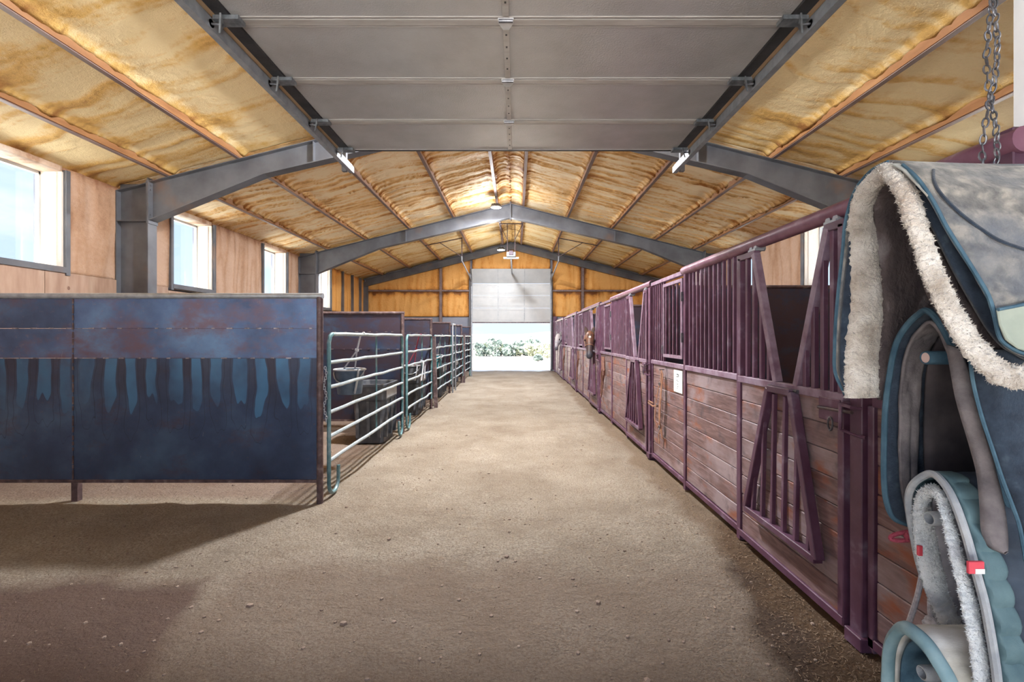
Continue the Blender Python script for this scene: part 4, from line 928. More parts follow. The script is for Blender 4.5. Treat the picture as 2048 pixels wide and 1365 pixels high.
# short piece of the next stall behind the saddles
t = thing('horse_stall', 'short burgundy stall piece behind the saddles', 'stall front', (XS, 1.6, 0), 'burgundy stall fronts of wood and bars')
planks(t, .05, .65); tubebar(t, 'middle_rail', (.015, .02, ZM + .025), (.015, .66, ZM + .025), .05)
tubebar(t, 'bottom_rail', (.02, .02, .045), (.02, .7, .045), .05); tubebar(t, 'stile', (.015, .04, -.03), (.015, .04, 2.3), .05)
MB().tube([(.015, .0, 2.25), (.015, .70, 2.25)], .046, 16).build('track_pipe', 'pipe', t, local=True, smooth=True)
tubebar(t, 'top_rail', (.07, .0, 2.17), (.07, .70, 2.17), .05)
for k in range(6): tubebar(t, 'bar', (.015, .1 + .1 * k, ZM + .04), (.015, .1 + .1 * k, 2.22), .026)
# steel walls between stalls
SPL = ['steel wall between the first and second stalls, seen through the V opening', 'steel wall between the second and third stalls', 'steel wall behind the brown horse', 'steel wall between the fourth and fifth stalls', 'steel wall closing the last stall', 'steel wall on the entrance side of the first stall']
for k, y in enumerate([A0 + PITCH * q for q in (1, 2, 3, 4, 5)] + [A0 + .02]):
    y += .05
    t = thing('stall_partition', SPL[k], 'partition', (4.2, y, 0), 'steel walls between the stalls')
    xs = [XS + .075, XS + 2.5, XRW - .03]
    for a in range(2):
        for z0, z1 in ((.1, 1.3), (1.3, 2.2)):
            MB().box(xs[a] + .003, xs[a + 1] - .003, y - .004, y + .004, z0 + .002, z1 - .002).build('steel_sheet', 'steel_dark', t)
    MB().tube([(xs[0], y, 2.215), (xs[2], y, 2.215)], .025, 8).build('top_pipe', 'rust', t, smooth=True)
    for x in (xs[1], xs[2] - .06): MB().tube([(x, y + .03, -.05), (x, y + .03, 2.2)], .025, 8).build('post', 'rust', t, smooth=True)

# halters, ropes and a note hung on the stall fronts
def strap(mb, pts, w=.011, n=6, flat=.35): mb.tube(pts, w, n, flat=((1, 0, 0), flat))
t = thing('halter', 'brown leather halter hanging beside the white paper note', 'halter', (XS - .03, 5.5, .3))
hx = XS - .035
m = MB(); strap(m, [(hx, 5.46, 1.16), (hx - .01, 5.44, .9), (hx - .015, 5.50, .62), (hx, 5.47, .46)], .02); strap(m, [(hx, 5.46, 1.16), (hx, 5.40, 1.12), (hx - .02, 5.42, .8), (hx - .02, 5.46, .52)], .02)
m.build('crown_strap', 'leather', t, smooth=True)
m = MB(); strap(m, [(hx, 5.47, .50), (hx - .02, 5.54, .47), (hx - .03, 5.62, .55), (hx - .02, 5.58, .80), (hx, 5.52, 1.02)], .014); strap(m, [(hx, 5.58, .72), (hx - .03, 5.70, .70), (hx - .04, 5.86, .72), (hx - .03, 5.88, .74), (hx - .02, 5.70, .735)], .012)
m.build('nose_band', 'leather', t, smooth=True)
m = MB(); strap(m, [(hx, 5.47, .47), (hx - .01, 5.52, .38), (hx, 5.53, .28)], .017); strap(m, [(hx, 5.46, .47), (hx - .01, 5.41, .42), (hx, 5.40, .36)], .02); m.build('lead_strap', 'leather', t, smooth=True)
m = MB()
for (y, z) in ((5.47, .48), (5.58, .73), (5.46, 1.0)): m.tube([(hx - .02, y + .022 * math.cos(a), z + .022 * math.sin(a)) for a in [k * math.pi / 5 for k in range(10)]], .005, 5, True)
m.build('rings', 'dark_metal', t, smooth=True)
MB().tube([(XS + .0, 5.45, 1.17), (XS - .06, 5.45, 1.17)], .006, 6).build('hook', 'dark_metal', t)
t = thing('paper_note', 'white paper note with dark scribbles pinned to the planks', 'note', (XS, 5.05, .9))
MB().box(XS - .001, XS + .003, 4.86, 5.12, .955, 1.195).build('sheet', 'paper', t)
m = MB()
for y, z, w, h in ((5.00, 1.150, .05, .010), (4.97, 1.137, .012, .028), (5.01, 1.125, .035, .009), (5.015, 1.085, .022, .008), (4.985, 1.075, .018, .008), (5.0, 1.045, .02, .008), (4.99, 1.02, .016, .009), (5.01, 1.0, .012, .008)): m.box(XS - .0025, XS - .001, y - w / 2, y + w / 2, z - h / 2, z + h / 2)
m.build('scribble', 'ink', t)
def ropes(y, label, mat, seed, n=4, bot=.35):
    rnd = random.Random(seed); t = thing('lead_rope', label, 'rope', (XS - .03, y, bot), 'lead ropes looped on the stall fronts')
    m = MB()
    for k in range(n):
        x = XS - .03 - .012 * k; b = bot + rnd.uniform(0, .3); w = rnd.uniform(.05, .12); o = rnd.uniform(-.04, .04)
        pts = [(x, y + o * .3 - .015, 1.17)] + [(x - .01, y + o + w * math.sin(a - math.pi / 2), b + .12 - .12 * math.cos(a - math.pi / 2) if 0 else b + .10 + (1.0 - b) * abs(math.cos(a / 2)) * .55) for a in [0.4 + 5.4 * j / 8 for j in range(9)]] + [(x, y + o * .3 + .015, 1.17)]
        m.tube(pts, .012, 6)
    m.tube([(XS - .05, y - .02, 1.15), (XS - .07, y + .03, .8), (XS - .07, y + .16, .55), (XS - .06, y + .22, .42), (XS - .07, y + .14, .36), (XS - .07, y + .03, .5), (XS - .06, y, .72)], .012, 6)
    m.build('coil', mat, t, smooth=True)
    MB().tube([(XS, y, 1.18), (XS - .08, y, 1.18)], .007, 6).build('hook', 'dark_metal', t)
ropes(8.98, 'brown lead ropes coiled on the second stall front', 'rope_brown', 1, 5, .38)
ropes(12.65, 'dark rope loops on the stall front beyond the brown horse', 'rope_brown', 2, 4, .42)
ropes(16.3, 'dark rope loops on the stall front beside the pale horse', 'rope_brown', 3, 4, .45)

# ================================================================= HORSES
def loft(mb, pts, n=12):
    """pts: (centre, lateral vec, dorsal vec, rl, rd)"""
    vs = []
    for c, l, d, a, b in pts:
        for k in range(n):
            t_ = 2 * math.pi * k / n; vs.append(Vector(c) + Vector(l) * a * math.cos(t_) + Vector(d) * b * math.sin(t_))
    N = len(pts); fs = [(i * n + k, i * n + (k + 1) % n, (i + 1) * n + (k + 1) % n, (i + 1) * n + k) for i in range(N - 1) for k in range(n)]
    mb.add(vs, fs + [tuple(range(n))[::-1], tuple((N - 1) * n + k for k in range(n))])
def horse(poll, muz, lat, body_y, coat, dark, star, mane, label):
    poll, muz, lat = Vector(poll), Vector(muz), Vector(lat).normalized()
    root = thing('horse', label, 'horse', (2.9, body_y, 0))
    ax = (muz - poll); L = ax.length; ax.normalize(); dor = ax.cross(lat).normalized()
    if dor.y > 0: dor = -dor                                   # front of the face
    mb = MB(); H = []
    for t_, wl, wd, sh in ((-.16, .04, .05, -.03), (-.06, .085, .10, -.03), (.06, .105, .125, -.03), (.22, .118, .145, -.035), (.36, .108, .140, -.035), (.52, .090, .118, -.018), (.68, .074, .092, -.004), (.82, .070, .078, 0), (.92, .076, .078, -.004), (1.0, .066, .062, -.008), (1.06, .038, .036, -.012)):
        H.append((poll + ax * L * t_ + dor * sh, lat, dor, wl, wd))
    loft(mb, H, 16)
    base = Vector((2.62, body_y, 1.14)); mid = Vector((2.12, body_y - .02, 1.46)); top = poll - dor * .08 + ax * .08
    N = [(base, (0, 1, 0), Vector((.55, 0, .83)), .19, .32), (base.lerp(mid, .55), (0, 1, 0), Vector((.5, 0, .86)), .135, .245), (mid, (0, 1, 0), Vector((.42, 0, .9)), .10, .185), (mid.lerp(top, .6), (lat + Vector((0, 1, 0))) .normalized() if abs(lat.y) > .3 else Vector((.5, .8, 0)).normalized(), Vector((.1, 0, 1)), .085, .15), (top, lat, Vector((0, 0, 1)), .08, .12)]
    loft(mb, N, 14)
    T = [(x, body_y, z) for x, z in ()]
    loft(mb, [((x, body_y, z), (0, 1, 0), (0, 0, 1), a, b) for x, z, a, b in ((2.38, 1.10, .10, .16), (2.5, 1.08, .20, .28), (2.75, 1.12, .24, .35), (3.1, 1.12, .27, .345), (3.5, 1.13, .28, .345), (3.85, 1.20, .27, .31), (4.1, 1.22, .22, .26), (4.28, 1.20, .10, .15))], 16)
    for x, fr in ((2.68, True), (4.02, False)):
        for s in (-1, 1):
            y = body_y + s * .15
            pts = [(x, y, 1.0, .11), (x + .01, y, .80, .085), (x + (.0 if fr else -.10), y, .66, .062), (x, y, .50, .052), (x + (.0 if fr else .07), y, .46, .048), (x + (0 if fr else .05), y, .20, .034), (x + .0, y, .11, .044), (x - .03, y, .05, .05), (x - .04, y, .0, .065)]
            mb.tube([p[:3] for p in pts], [p[3] for p in pts], 10)
    for s in (-1, 1):
        e0 = poll + lat * s * .068 - ax * .05 - dor * .01; e1 = e0 - ax * .135 + lat * s * .030 + dor * .02
        m_ = MB(); m_.tube([e0 + ax * .06, e0, e0.lerp(e1, .4), e0.lerp(e1, .75), e1], [.036, .040, .042, .028, .005], 10, flat=(tuple(dor), .55))
        m_.build('ear', mane if star else 'ear_grey', root, smooth=True)
    body = mb.build('body', 'eye', root, smooth=True)
    rm = body.modifiers.new('remesh', 'REMESH'); rm.mode = 'VOXEL'; rm.voxel_size = .016; rm.use_smooth_shade = True
    sm = body.modifiers.new('smooth', 'SMOOTH'); sm.iterations = 5; sm.factor = .5
    m, t, b = NT(label.split()[0] + '_horse_coat')
    tc = node(t, 'ShaderNodeTexCoord'); off = OFF[root.name]
    def near(p, r0, r1, sc=(1, 1, 1)):
        v = node(t, 'ShaderNodeVectorMath', operation='DISTANCE'); t.links.new(tc.outputs['Object'], v.inputs[0]); v.inputs[1].default_value = Vector(p) - off
        n_ = math_(t, 'ADD', v.outputs['Value'], math_(t, 'MULTIPLY_ADD', noise(t, tc.outputs['Object'], 14, 3), .06, -.03))
        return ramp(t, n_, [(r0, (1, 1, 1)), (r1, (0, 0, 0))])
    c = ramp(t, noise(t, tc.outputs['Object'], 7, 5), [(.3, coat[0]), (.7, coat[1])])
    c = mixc(t, near(poll + ax * L * .66, .10, .24), c, coat[2]); c = mixc(t, near(muz + dor * .0, .09, .15), c, dark)
    for s in (-1, 1): c = mixc(t, near(poll - ax * .16 + lat * s * .09, .06, .10), c, dark)
    if star: c = mixc(t, near(poll + ax * L * .20 + dor * .12, .018, .040), c, (.75, .72, .68))
    t.links.new(c, b.inputs['Base Color']); b.inputs['Roughness'].default_value = .5
    body.data.materials.clear(); body.data.materials.append(m)
    for s in (-1, 1):
        e = poll + ax * L * .30 + lat * s * .103 + dor * .045
        MB().lathe([(0, -.022), (.016, -.015), (.022, 0), (.016, .015), (0, .022)], e, 10).build('eye', 'eye', root, smooth=True)
        q = muz + lat * s * .034 + dor * .048 - ax * .035
        MB().tube([q - ax * .018, q, q + ax * .016 - lat * s * .01], [.006, .012, .006], 6).build('nostril', 'eye', root)
    fl = MB()
    for k in range(7):
        o = lat * (k - 3) * .012; fl.tube([poll - ax * .06 + o - dor * .0, poll + ax * .04 + o + dor * .085, poll + ax * (.12 + .02 * (k % 3)) + o * 1.4 + dor * .105], [.010, .009, .003], 5)
    fl.build('forelock', mane, root)
    mn = MB()
    for k in range(14):
        q = top.lerp(base, k / 16) + Vector((.10, 0, .17 + .05 * k / 14)); mn.tube([q, q + Vector((.02, -.09, -.05)), q + Vector((.02, -.13, -.17))], [.03, .025, .008], 5)
    mn.build('mane', mane, root)
    st = MB(); c0 = poll + ax * L * .52 + dor * -.018
    st.tube([c0 + lat * .090 * math.cos(a) + dor * .120 * math.sin(a) for a in [k * math.pi / 8 for k in range(16)]], .010, 6, True)
    for s in (-1, 1): st.tube([c0 + lat * s * .088, poll + ax * L * .2 + lat * s * .121 - dor * .05, poll + ax * .0 + lat * s * .095 - dor * .05], .009, 6)
    st.build('halter', 'leather' if star else 'rope', root, smooth=True)
    tl = MB(); tl.tube([(4.26, body_y, 1.3), (4.36, body_y, 1.15), (4.36, body_y, .8), (4.33, body_y, .55)], [.03, .06, .06, .015], 8); tl.build('tail', mane, root, smooth=True)
    return root
V3, V5 = A0 + 2 * PITCH + .605, A0 + 4 * PITCH + .605
horse((1.625, V3 - .11, 1.615), (1.585, V3 - .32, 1.12), (1, -.12, 0), V3, ((.115, .045, .026), (.19, .082, .046), (.060, .038, .040)), (.05, .05, .065), True, 'hair', 'brown horse with a white star looking out over its stall door')
horse((1.60, V5 - .10, 1.60), (1.50, V5 - .32, 1.09), (.8, -.6, 0), V5, ((.36, .31, .31), (.47, .42, .42), (.36, .32, .34)), (.10, .09, .11), False, 'hair_pale', 'pale grey horse looking out of the stall nearest the far door')

# ================================================================= WHITE WALL AND SADDLES
wt_ = MB().box(1.79, 1.93, Y0 - .02, 1.655, -.05, 3.55).build('wall_tack', 'white'); wt_['kind'] = 'structure'
def cat(pts, n=6):
    """Catmull-Rom through pts"""
    p = [Vector(q) for q in pts]; p = [p[0] * 2 - p[1]] + p + [p[-1] * 2 - p[-2]]; out = []
    for i in range(1, len(p) - 2):
        for k in range(n):
            t_ = k / n; a, b, c, d = p[i - 1], p[i], p[i + 1], p[i + 2]
            out.append(.5 * ((2 * b) + (c - a) * t_ + (2 * a - 5 * b + 4 * c - d) * t_ ** 2 + (3 * b - a - 3 * c + d) * t_ ** 3))
    return out + [p[-2]]
def drape(name, mat, parent, pts, thick, xb=1.74, n=7, m=14, wob=.006, seed=0, front=0.0, sag=0.0, flare=0.0, quilt=0, dx=None):
    """sheet hung over a pole: front-edge path pts, drawn back along +x to xb"""
    path = [q + Vector((front, 0, 0)) for q in cat(pts, n)]; N = len(path); rows = []
    cy = sum(q.y for q in path) / N; zt = max(q.z for q in path); zb = min(q.z for q in path)
    for j in range(m + 1):
        t_ = j / m; row = []
        for i, q in enumerate(path):
            x = q.x + (dx if dx else xb - q.x) * t_; k = (zt - q.z) / max(.01, zt - zb)
            w1 = (float(vn(np.array(i * .35 + seed), np.array(t_ * 5.0), seed)) - .5) * 2 * wob * min(1, j)
            dy = (q.y - cy) * flare * math.sin(t_ * math.pi) * k + w1 * (1 if q.y < cy else -1)
            dz = -sag * math.sin(t_ * math.pi) * (1 - k) + w1 * .3
            if quilt: dy += (1 if q.y > cy else -1) * quilt * abs(math.sin(i * math.pi / quilt_n)) * min(1, j)
            row.append(Vector((x, q.y + dy, q.z + dz)))
        rows.append(row)
    mb = MB(); mb.add([q for r_ in rows for q in r_], [(j * N + i, j * N + i + 1, (j + 1) * N + i + 1, (j + 1) * N + i) for j in range(m) for i in range(N - 1)])
    o = mb.build(name, mat, parent, smooth=True)
    s = o.modifiers.new('thickness', 'SOLIDIFY'); s.thickness = thick; s.offset = 0
    return o
quilt_n = 3.0
def fleece(name, mat, parent, path, widths, flat_axis=(0, 1, 0), ratio=.55, seed=0, n=5, ring=30, amp=.0055, sub=6):
    """woolly roll: dense swept tube roughened by noise, with loose tufts on its surface"""
    c = cat(path, sub * n); w = []
    for i in range(len(path) - 1):
        for k in range(sub * n): w.append(widths[i] + (widths[i + 1] - widths[i]) * k / (sub * n))
    w.append(widths[-1]); mb = MB(); mb.tube(c, w, ring, flat=(flat_axis, ratio))
    v = np.array(mb.v); cc = np.repeat(np.array([tuple(q) for q in c]), ring, 0); d = v - cc; ln = np.linalg.norm(d, axis=1, keepdims=True) + 1e-6
    nz = (vn(v[:, 0] * 75 + v[:, 1] * 30, v[:, 2] * 75 + v[:, 1] * 26, seed) - .5) * 1.0 + (vn(v[:, 0] * 150, v[:, 2] * 150 + v[:, 1] * 60, seed + 4) - .5) * 1.1
    v = v + d / ln * (nz * amp)[:, None]; mb.v = [tuple(q) for q in v]
    o = mb.build(name, mat, parent, smooth=True)
    rnd = random.Random(seed); tf = MB(); idx = [rnd.randrange(len(v)) for _ in range(3800)]
    for i in idx:
        p = Vector(v[i]); nrm = Vector(d[i]).normalized(); j = Vector((rnd.gauss(0, 1), rnd.gauss(0, 1), rnd.gauss(0, 1))) * .45
        q = p + (nrm + j).normalized() * rnd.uniform(.003, .007); s = Vector((rnd.gauss(0, 1), rnd.gauss(0, 1), rnd.gauss(0, 1))).normalized() * .0016
        tf.add([p - s, p + s, q], [(0, 1, 2)])
    tf.build('tufts', mat, o, kind='stuff')
    return o
# racks
RK = [(1855, 420, 1.22, 'uppermost saddle rack pole, under the grey suede saddle'), (1853, 716, 1.24, 'saddle rack pole under the navy felt saddle blanket'), (1861, 1038, 1.22, 'saddle rack pole poking out of the quilted pad'), (1846, 1347, 1.20, 'lowest saddle rack pole, by the floor')]
for (px, py, Y, lb) in RK:
    q = P(px, py, Y); t = thing('saddle_rack', lb, 'saddle rack', (1.79, Y, q.z), 'saddle rack poles on the white wall')
    m = MB(); R, R2 = .0185, .014; n = 20
    vs = []; prof = [(1.79, R), (q.x, R), (q.x - .004, R - .002), (q.x - .004, R2), (q.x + .35, R2)]
    for x, r_ in prof:
        for k in range(n): a = 2 * math.pi * k / n; vs.append((x, Y + r_ * math.cos(a), q.z + r_ * math.sin(a)))
    m.add(vs, [(i * n + k, i * n + (k + 1) % n, (i + 1) * n + (k + 1) % n, (i + 1) * n + k) for i in range(len(prof) - 1) for k in range(n)] + [tuple(4 * n + k for k in range(n))])
    m.build('pole', 'navy_trim' if py < 800 else 'binding', t, smooth=True)
    if py < 800: MB().tube([(q.x - .002, Y, q.z), (q.x + .3, Y, q.z)], .0142, 16).build('core', 'wood_core', t, smooth=True)
    MB().box(1.775, 1.795, Y - .06, Y + .06, q.z - .08, q.z + .08).build('wall_plate', 'plastic_grey', t, bevel=.004)
# --- top saddle
s1 = thing('saddle', 'grey suede saddle with thick cream fleece edging, topmost on the racks', 'saddle', P(1855, 420, 1.22) + Vector((.3, 0, 0)))
far_out = [P(1692, 790, 1.452), P(1672, 745, 1.452), P(1671, 690, 1.452), P(1674, 630, 1.45), P(1680, 565, 1.445), P(1687, 500, 1.44), P(1691, 454, 1.43), P(1698, 421, 1.41), P(1707, 392, 1.385), P(1722, 366, 1.35), P(1747, 340, 1.29), P(1778, 324, 1.22)]
near_sh = [P(1806, 334, 1.17), P(1834, 360, 1.12), P(1864, 403, 1.08), P(1893, 458, 1.055), P(1922, 505, 1.035), P(1952, 553, 1.02), P(1976, 595, 1.01), P(1989, 635, 1.003), P(2001, 681, .995), P(2030, 704, .985), P(2062, 716, .98)]
drape('shell', 'suede', s1, far_out + near_sh, .010, sag=.012, flare=.12, wob=.010, seed=3)
nav = [P(1694, 790, 1.437)] + [q + Vector((.004, -.014, -.012)) for q in far_out[1:-2]] + [P(1748, 346, 1.285), P(1778, 333, 1.215), P(1810, 356, 1.175), P(1836, 396, 1.135), P(1862, 446, 1.105), P(1888, 500, 1.085), P(1915, 552, 1.07), P(1945, 605, 1.06), P(1975, 655, 1.05), P(2010, 695, 1.04), P(2060, 722, 1.03)]
drape('felt_layer', 'navy', s1, nav, .012, xb=1.70, seed=5, wob=.004)
lin = [P(1757, 800, 1.42), P(1757, 703, 1.42), P(1763, 630, 1.42), P(1760, 556, 1.415), P(1753, 465, 1.40), P(1748, 421, 1.37), P(1757, 385, 1.32), P(1780, 362, 1.23), P(1800, 392, 1.18), P(1818, 450, 1.14), P(1832, 505, 1.12), P(1852, 575, 1.10), P(1880, 630, 1.09), P(1915, 685, 1.08), P(1960, 735, 1.07), P(2050, 765, 1.06)]
drape('fur_lining', 'fur', s1, lin, .012, xb=1.68, seed=7, wob=.008)
fpath = [P(1724, 795, 1.43), P(1722, 740, 1.43), P(1726, 680, 1.43), P(1732, 620, 1.43), P(1731, 556, 1.425), P(1727, 490, 1.42), P(1722, 440, 1.405), P(1727, 400, 1.37), P(1748, 366, 1.30), P(1777, 345, 1.215), P(1804, 372, 1.155), P(1822, 415, 1.115), P(1838, 464, 1.085), P(1854, 514, 1.065), P(1876, 570, 1.05), P(1905, 628, 1.037), P(1936, 678, 1.025), P(1968, 718, 1.015), P(2005, 748, 1.005), P(2060, 756, .995)]
fw = [.052, .052, .052, .050, .047, .044, .038, .032, .028, .025, .026, .026, .025, .025, .025, .025, .0255, .026, .026, .026]
fleece('fleece_edging', 'fleece', s1, fpath, fw, (0, 1, 0), .5, 3)
MB().tube(cat([q + Vector((-.003, -.003, .004)) for q in near_sh], 6), .0045, 6).build('edge_piping', 'navy_trim', s1, smooth=True)
MB().tube(cat([q + Vector((-.003, 0, 0)) for q in far_out], 6), .005, 6).build('edge_piping', 'navy_trim', s1, smooth=True)
def on_flank(px, py, lift=.008):
    """point on the outer flank of the top saddle under a sight line (search along depth on the shell's own surface)"""
    path = cat(far_out[-2:] + near_sh, 8)[8:]
    best = None
    for a, b in zip(path, path[1:]):
        for k in range(6):
            q = a.lerp(b, k / 6); zq = EYE - (py - VY) / F * q.y
            e = abs(zq - q.z)
            if best is None or e < best[0]: best = (e, q)
    Y = best[1].y - lift; return P(px, py, Y)
sm = [(1867, 340), (1868, 362), (1882, 388), (1922, 428), (1966, 461), (2003, 483), (2060, 503)]
MB().tube(cat([on_flank(*q, .012) for q in sm], 6), .0035, 6).build('stitched_seam', 'navy', s1, smooth=True)
pt = [(1990, 620), (2060, 606), (2100, 606), (2100, 712), (2060, 706), (2032, 698), (2008, 680), (1995, 650)]
pts3 = [on_flank(a, b, .012) for a, b in pt]
m = MB(); m.prism(pts3, (0, -.006, 0)); m.build('leather_patch', 'patch', s1, bevel=.002)
MB().tube([pts3[0] + Vector((0, -.006, 0)), pts3[1] + Vector((0, -.006, 0)), pts3[2] + Vector((0, -.006, 0))], .004, 6).build('patch_piping', 'navy_trim', s1, smooth=True)
hp = [(1782, 327), (1836, 327), (1858, 336), (1862, 372), (1856, 392), (1832, 366), (1806, 340)]
m = MB(); hv = []
for (a, b) in hp: hv.append(on_flank(a, b, .009))
m.add(hv, [tuple(range(len(hv)))]); o = m.build('pommel_panel', 'suede_pale', s1)
so_ = o.modifiers.new('thickness', 'SOLIDIFY'); so_.thickness = .003
# --- navy felt blanket on the second pole
s2 = thing('saddle_blanket', 'navy felt saddle blanket hanging below the grey suede saddle', 'saddle blanket', P(1853, 716, 1.24) + Vector((.3, 0, 0)))
arch = [P(1820, 1050, 1.40), P(1790, 1036, 1.40), P(1776, 1005, 1.40), P(1771, 960, 1.40), P(1771, 890, 1.395), P(1774, 811, 1.39), P(1784, 740, 1.375), P(1791, 703, 1.36), P(1802, 674, 1.335), P(1820, 648, 1.30), P(1839, 630, 1.26), P(1858, 622, 1.22), P(1885, 650, 1.19), P(1915, 710, 1.165), P(1938, 780, 1.15), P(1960, 850, 1.14), P(1985, 930, 1.13), P(2012, 1000, 1.125), P(2038, 1050, 1.12), P(2050, 1125, 1.12)]
drape('felt', 'navy', s2, arch, .014, xb=1.72, seed=11, wob=.006)
MB().tube(cat([q + Vector((-.004, 0, 0)) for q in arch], 6), .0085, 8).build('edge_binding', 'navy_trim', s2, smooth=True)
inn = [P(1818, 1040, 1.375), P(1806, 1000, 1.375), P(1800, 930, 1.375), P(1798, 850, 1.372), P(1800, 780, 1.365), P(1806, 725, 1.35), P(1822, 680, 1.315), P(1842, 655, 1.27), P(1860, 645, 1.23), P(1880, 668, 1.205), P(1898, 710, 1.19)]
drape('lining', 'felt_brown', s2, inn, .008, xb=1.20, seed=13, wob=.004)
inn2 = [q + Vector((.07, -.006, -.004)) for q in inn]
drape('inner_lining', 'dark_lining', s2, inn2, .008, xb=1.70, seed=14, wob=.004)
# hanging grey-brown felt flap in front
fl = [(1893, 690, 1918, 700), (1902, 745, 1938, 750), (1912, 800, 1953, 815), (1937, 884, 1972, 880), (1953, 945, 1990, 946), (1959, 1010, 2005, 1008), (1962, 1060, 2012, 1060), (1975, 1090, 2013, 1100), (2000, 1103, 2012, 1106)]
def ribbon(name, mat, parent, rows, Y, thick):
    """strap or flap between two edge lines at depth Y(i)"""
    L_ = cat([P(a, b, Y(i)) for i, (a, b, c, d) in enumerate(rows)], 5); R_ = cat([P(c, d, Y(i) - .02) for i, (a, b, c, d) in enumerate(rows)], 5)
    mb = MB(); n = len(L_); W_ = 4; vs = []
    for i in range(n):
        for k in range(W_ + 1):
            q = L_[i].lerp(R_[i], k / W_); q = q + Vector((0, -.008 * math.sin(math.pi * k / W_), 0)); vs.append(q)
    mb.add(vs, [(i * (W_ + 1) + k, i * (W_ + 1) + k + 1, (i + 1) * (W_ + 1) + k + 1, (i + 1) * (W_ + 1) + k) for i in range(n - 1) for k in range(W_)])
    o = mb.build(name, mat, parent, smooth=True); s = o.modifiers.new('thickness', 'SOLIDIFY'); s.thickness = thick; s.offset = 0; return o
ribbon('front_flap', 'felt_brown', s2, fl, lambda i: 1.125 - .006 * i, .008)
fl2 = [(1940, 700, 2080, 700), (1945, 760, 2080, 760), (1962, 830, 2080, 830), (1985, 900, 2080, 900), (2005, 960, 2080, 960), (2024, 1010, 2080, 1010), (2038, 1050, 2080, 1060), (2046, 1090, 2080, 1100), (2052, 1125, 2080, 1130)]
ribbon('side_flap', 'navy', s2, fl2, lambda i: 1.075 - .004 * i, .010)
MB().tube(cat([P(a, b, 1.068 - .004 * i) for i, (a, b, c, d) in enumerate(fl2)], 5), .004, 6).build('flap_piping', 'navy_trim', s2, smooth=True)
# --- quilted pad on the third pole
s3 = thing('quilted_pad', 'teal quilted saddle pad with white fleece lining and red tags', 'saddle pad', P(1861, 1038, 1.22) + Vector((.3, 0, 0)))
q_far = [P(1940, 1300, 1.335), P(1897, 1280, 1.335), P(1882, 1247, 1.335), P(1860, 1190, 1.335), P(1841, 1137, 1.335), P(1828, 1079, 1.33), P(1819, 1026, 1.32), P(1818, 990, 1.305), P(1831, 964, 1.27), P(1862, 948, 1.22)]
q_near = [P(1888, 968, 1.17), P(1910, 1008, 1.13), P(1932, 1070, 1.10), P(1950, 1137, 1.08), P(1968, 1203, 1.065), P(1981, 1270, 1.055), P(1992, 1340, 1.05), P(2000, 1420, 1.05)]
quilt_n = 5.0
drape('quilted_shell', 'quilt', s3, q_far + q_near, .010, dx=.050, n=6, m=10, quilt=.010, seed=21, front=.012, wob=.003)
drape('quilted_seat', 'quilt_dark', s3, [q + Vector((.056, .003, -.003)) for q in q_far + q_near], .010, xb=1.72, n=6, m=12, quilt=.011, seed=22, wob=.004)
MB().tube(cat([q for q in q_far + q_near], 6), .0095, 8).build('edge_binding', 'binding', s3, smooth=True)
fp = [P(1915, 1265, 1.32), P(1893, 1225, 1.318), P(1872, 1170, 1.316), P(1858, 1120, 1.314), P(1850, 1070, 1.308), P(1846, 1025, 1.296), P(1848, 995, 1.275), P(1862, 980, 1.235), P(1880, 992, 1.185), P(1893, 1030, 1.155), P(1906, 1085, 1.13), P(1922, 1150, 1.11), P(1938, 1210, 1.095), P(1951, 1270, 1.085), P(1962, 1340, 1.08), P(1972, 1420, 1.08)]
fleece('fleece_lining', 'fleece_white', s3, fp, [.030, .030, .032, .032, .030, .026, .020, .015, .012, .013, .014, .016, .018, .018, .018, .018], (0, 1, 0), .5, 8, amp=.004)
il = [P(1935, 1290, 1.31), P(1912, 1240, 1.31), P(1895, 1180, 1.308), P(1882, 1120, 1.305), P(1872, 1070, 1.30), P(1866, 1030, 1.285), P(1866, 1005, 1.26), P(1874, 996, 1.225), P(1886, 1015, 1.18), P(1900, 1060, 1.155), P(1914, 1120, 1.135), P(1935, 1200, 1.115), P(1950, 1270, 1.105), P(1960, 1340, 1.10)]
drape('pad_lining', 'pad_grey', s3, il, .006, xb=1.68, seed=23, wob=.004)
for i, (px, py, Y) in enumerate(((1940, 1130, 1.068), (1832, 1098, 1.31))):
    q = P(px, py, Y); m = MB().bar(q + Vector((-.012, -.006, .014)), q + Vector((.012, -.006, -.014)), .032, .010, (0, 1, 0)) if i == 0 else MB().box(q.x - .006, q.x + .006, q.y - .016, q.y - .008, q.z - .014, q.z + .014)
    if i == 0:
        m = MB().box(q.x - .018, q.x + .018, q.y - .016, q.y - .009, q.z - .014, q.z + .014); tg = m.build('red_tag', 'red_tag', s3, bevel=.001)
        MB().box(q.x - .004, q.x + .017, q.y - .0175, q.y - .0158, q.z - .013, q.z - .002).build('white_print', 'white_tag', tg)
    else: m.build('red_tag', 'red_tag', s3, bevel=.001)
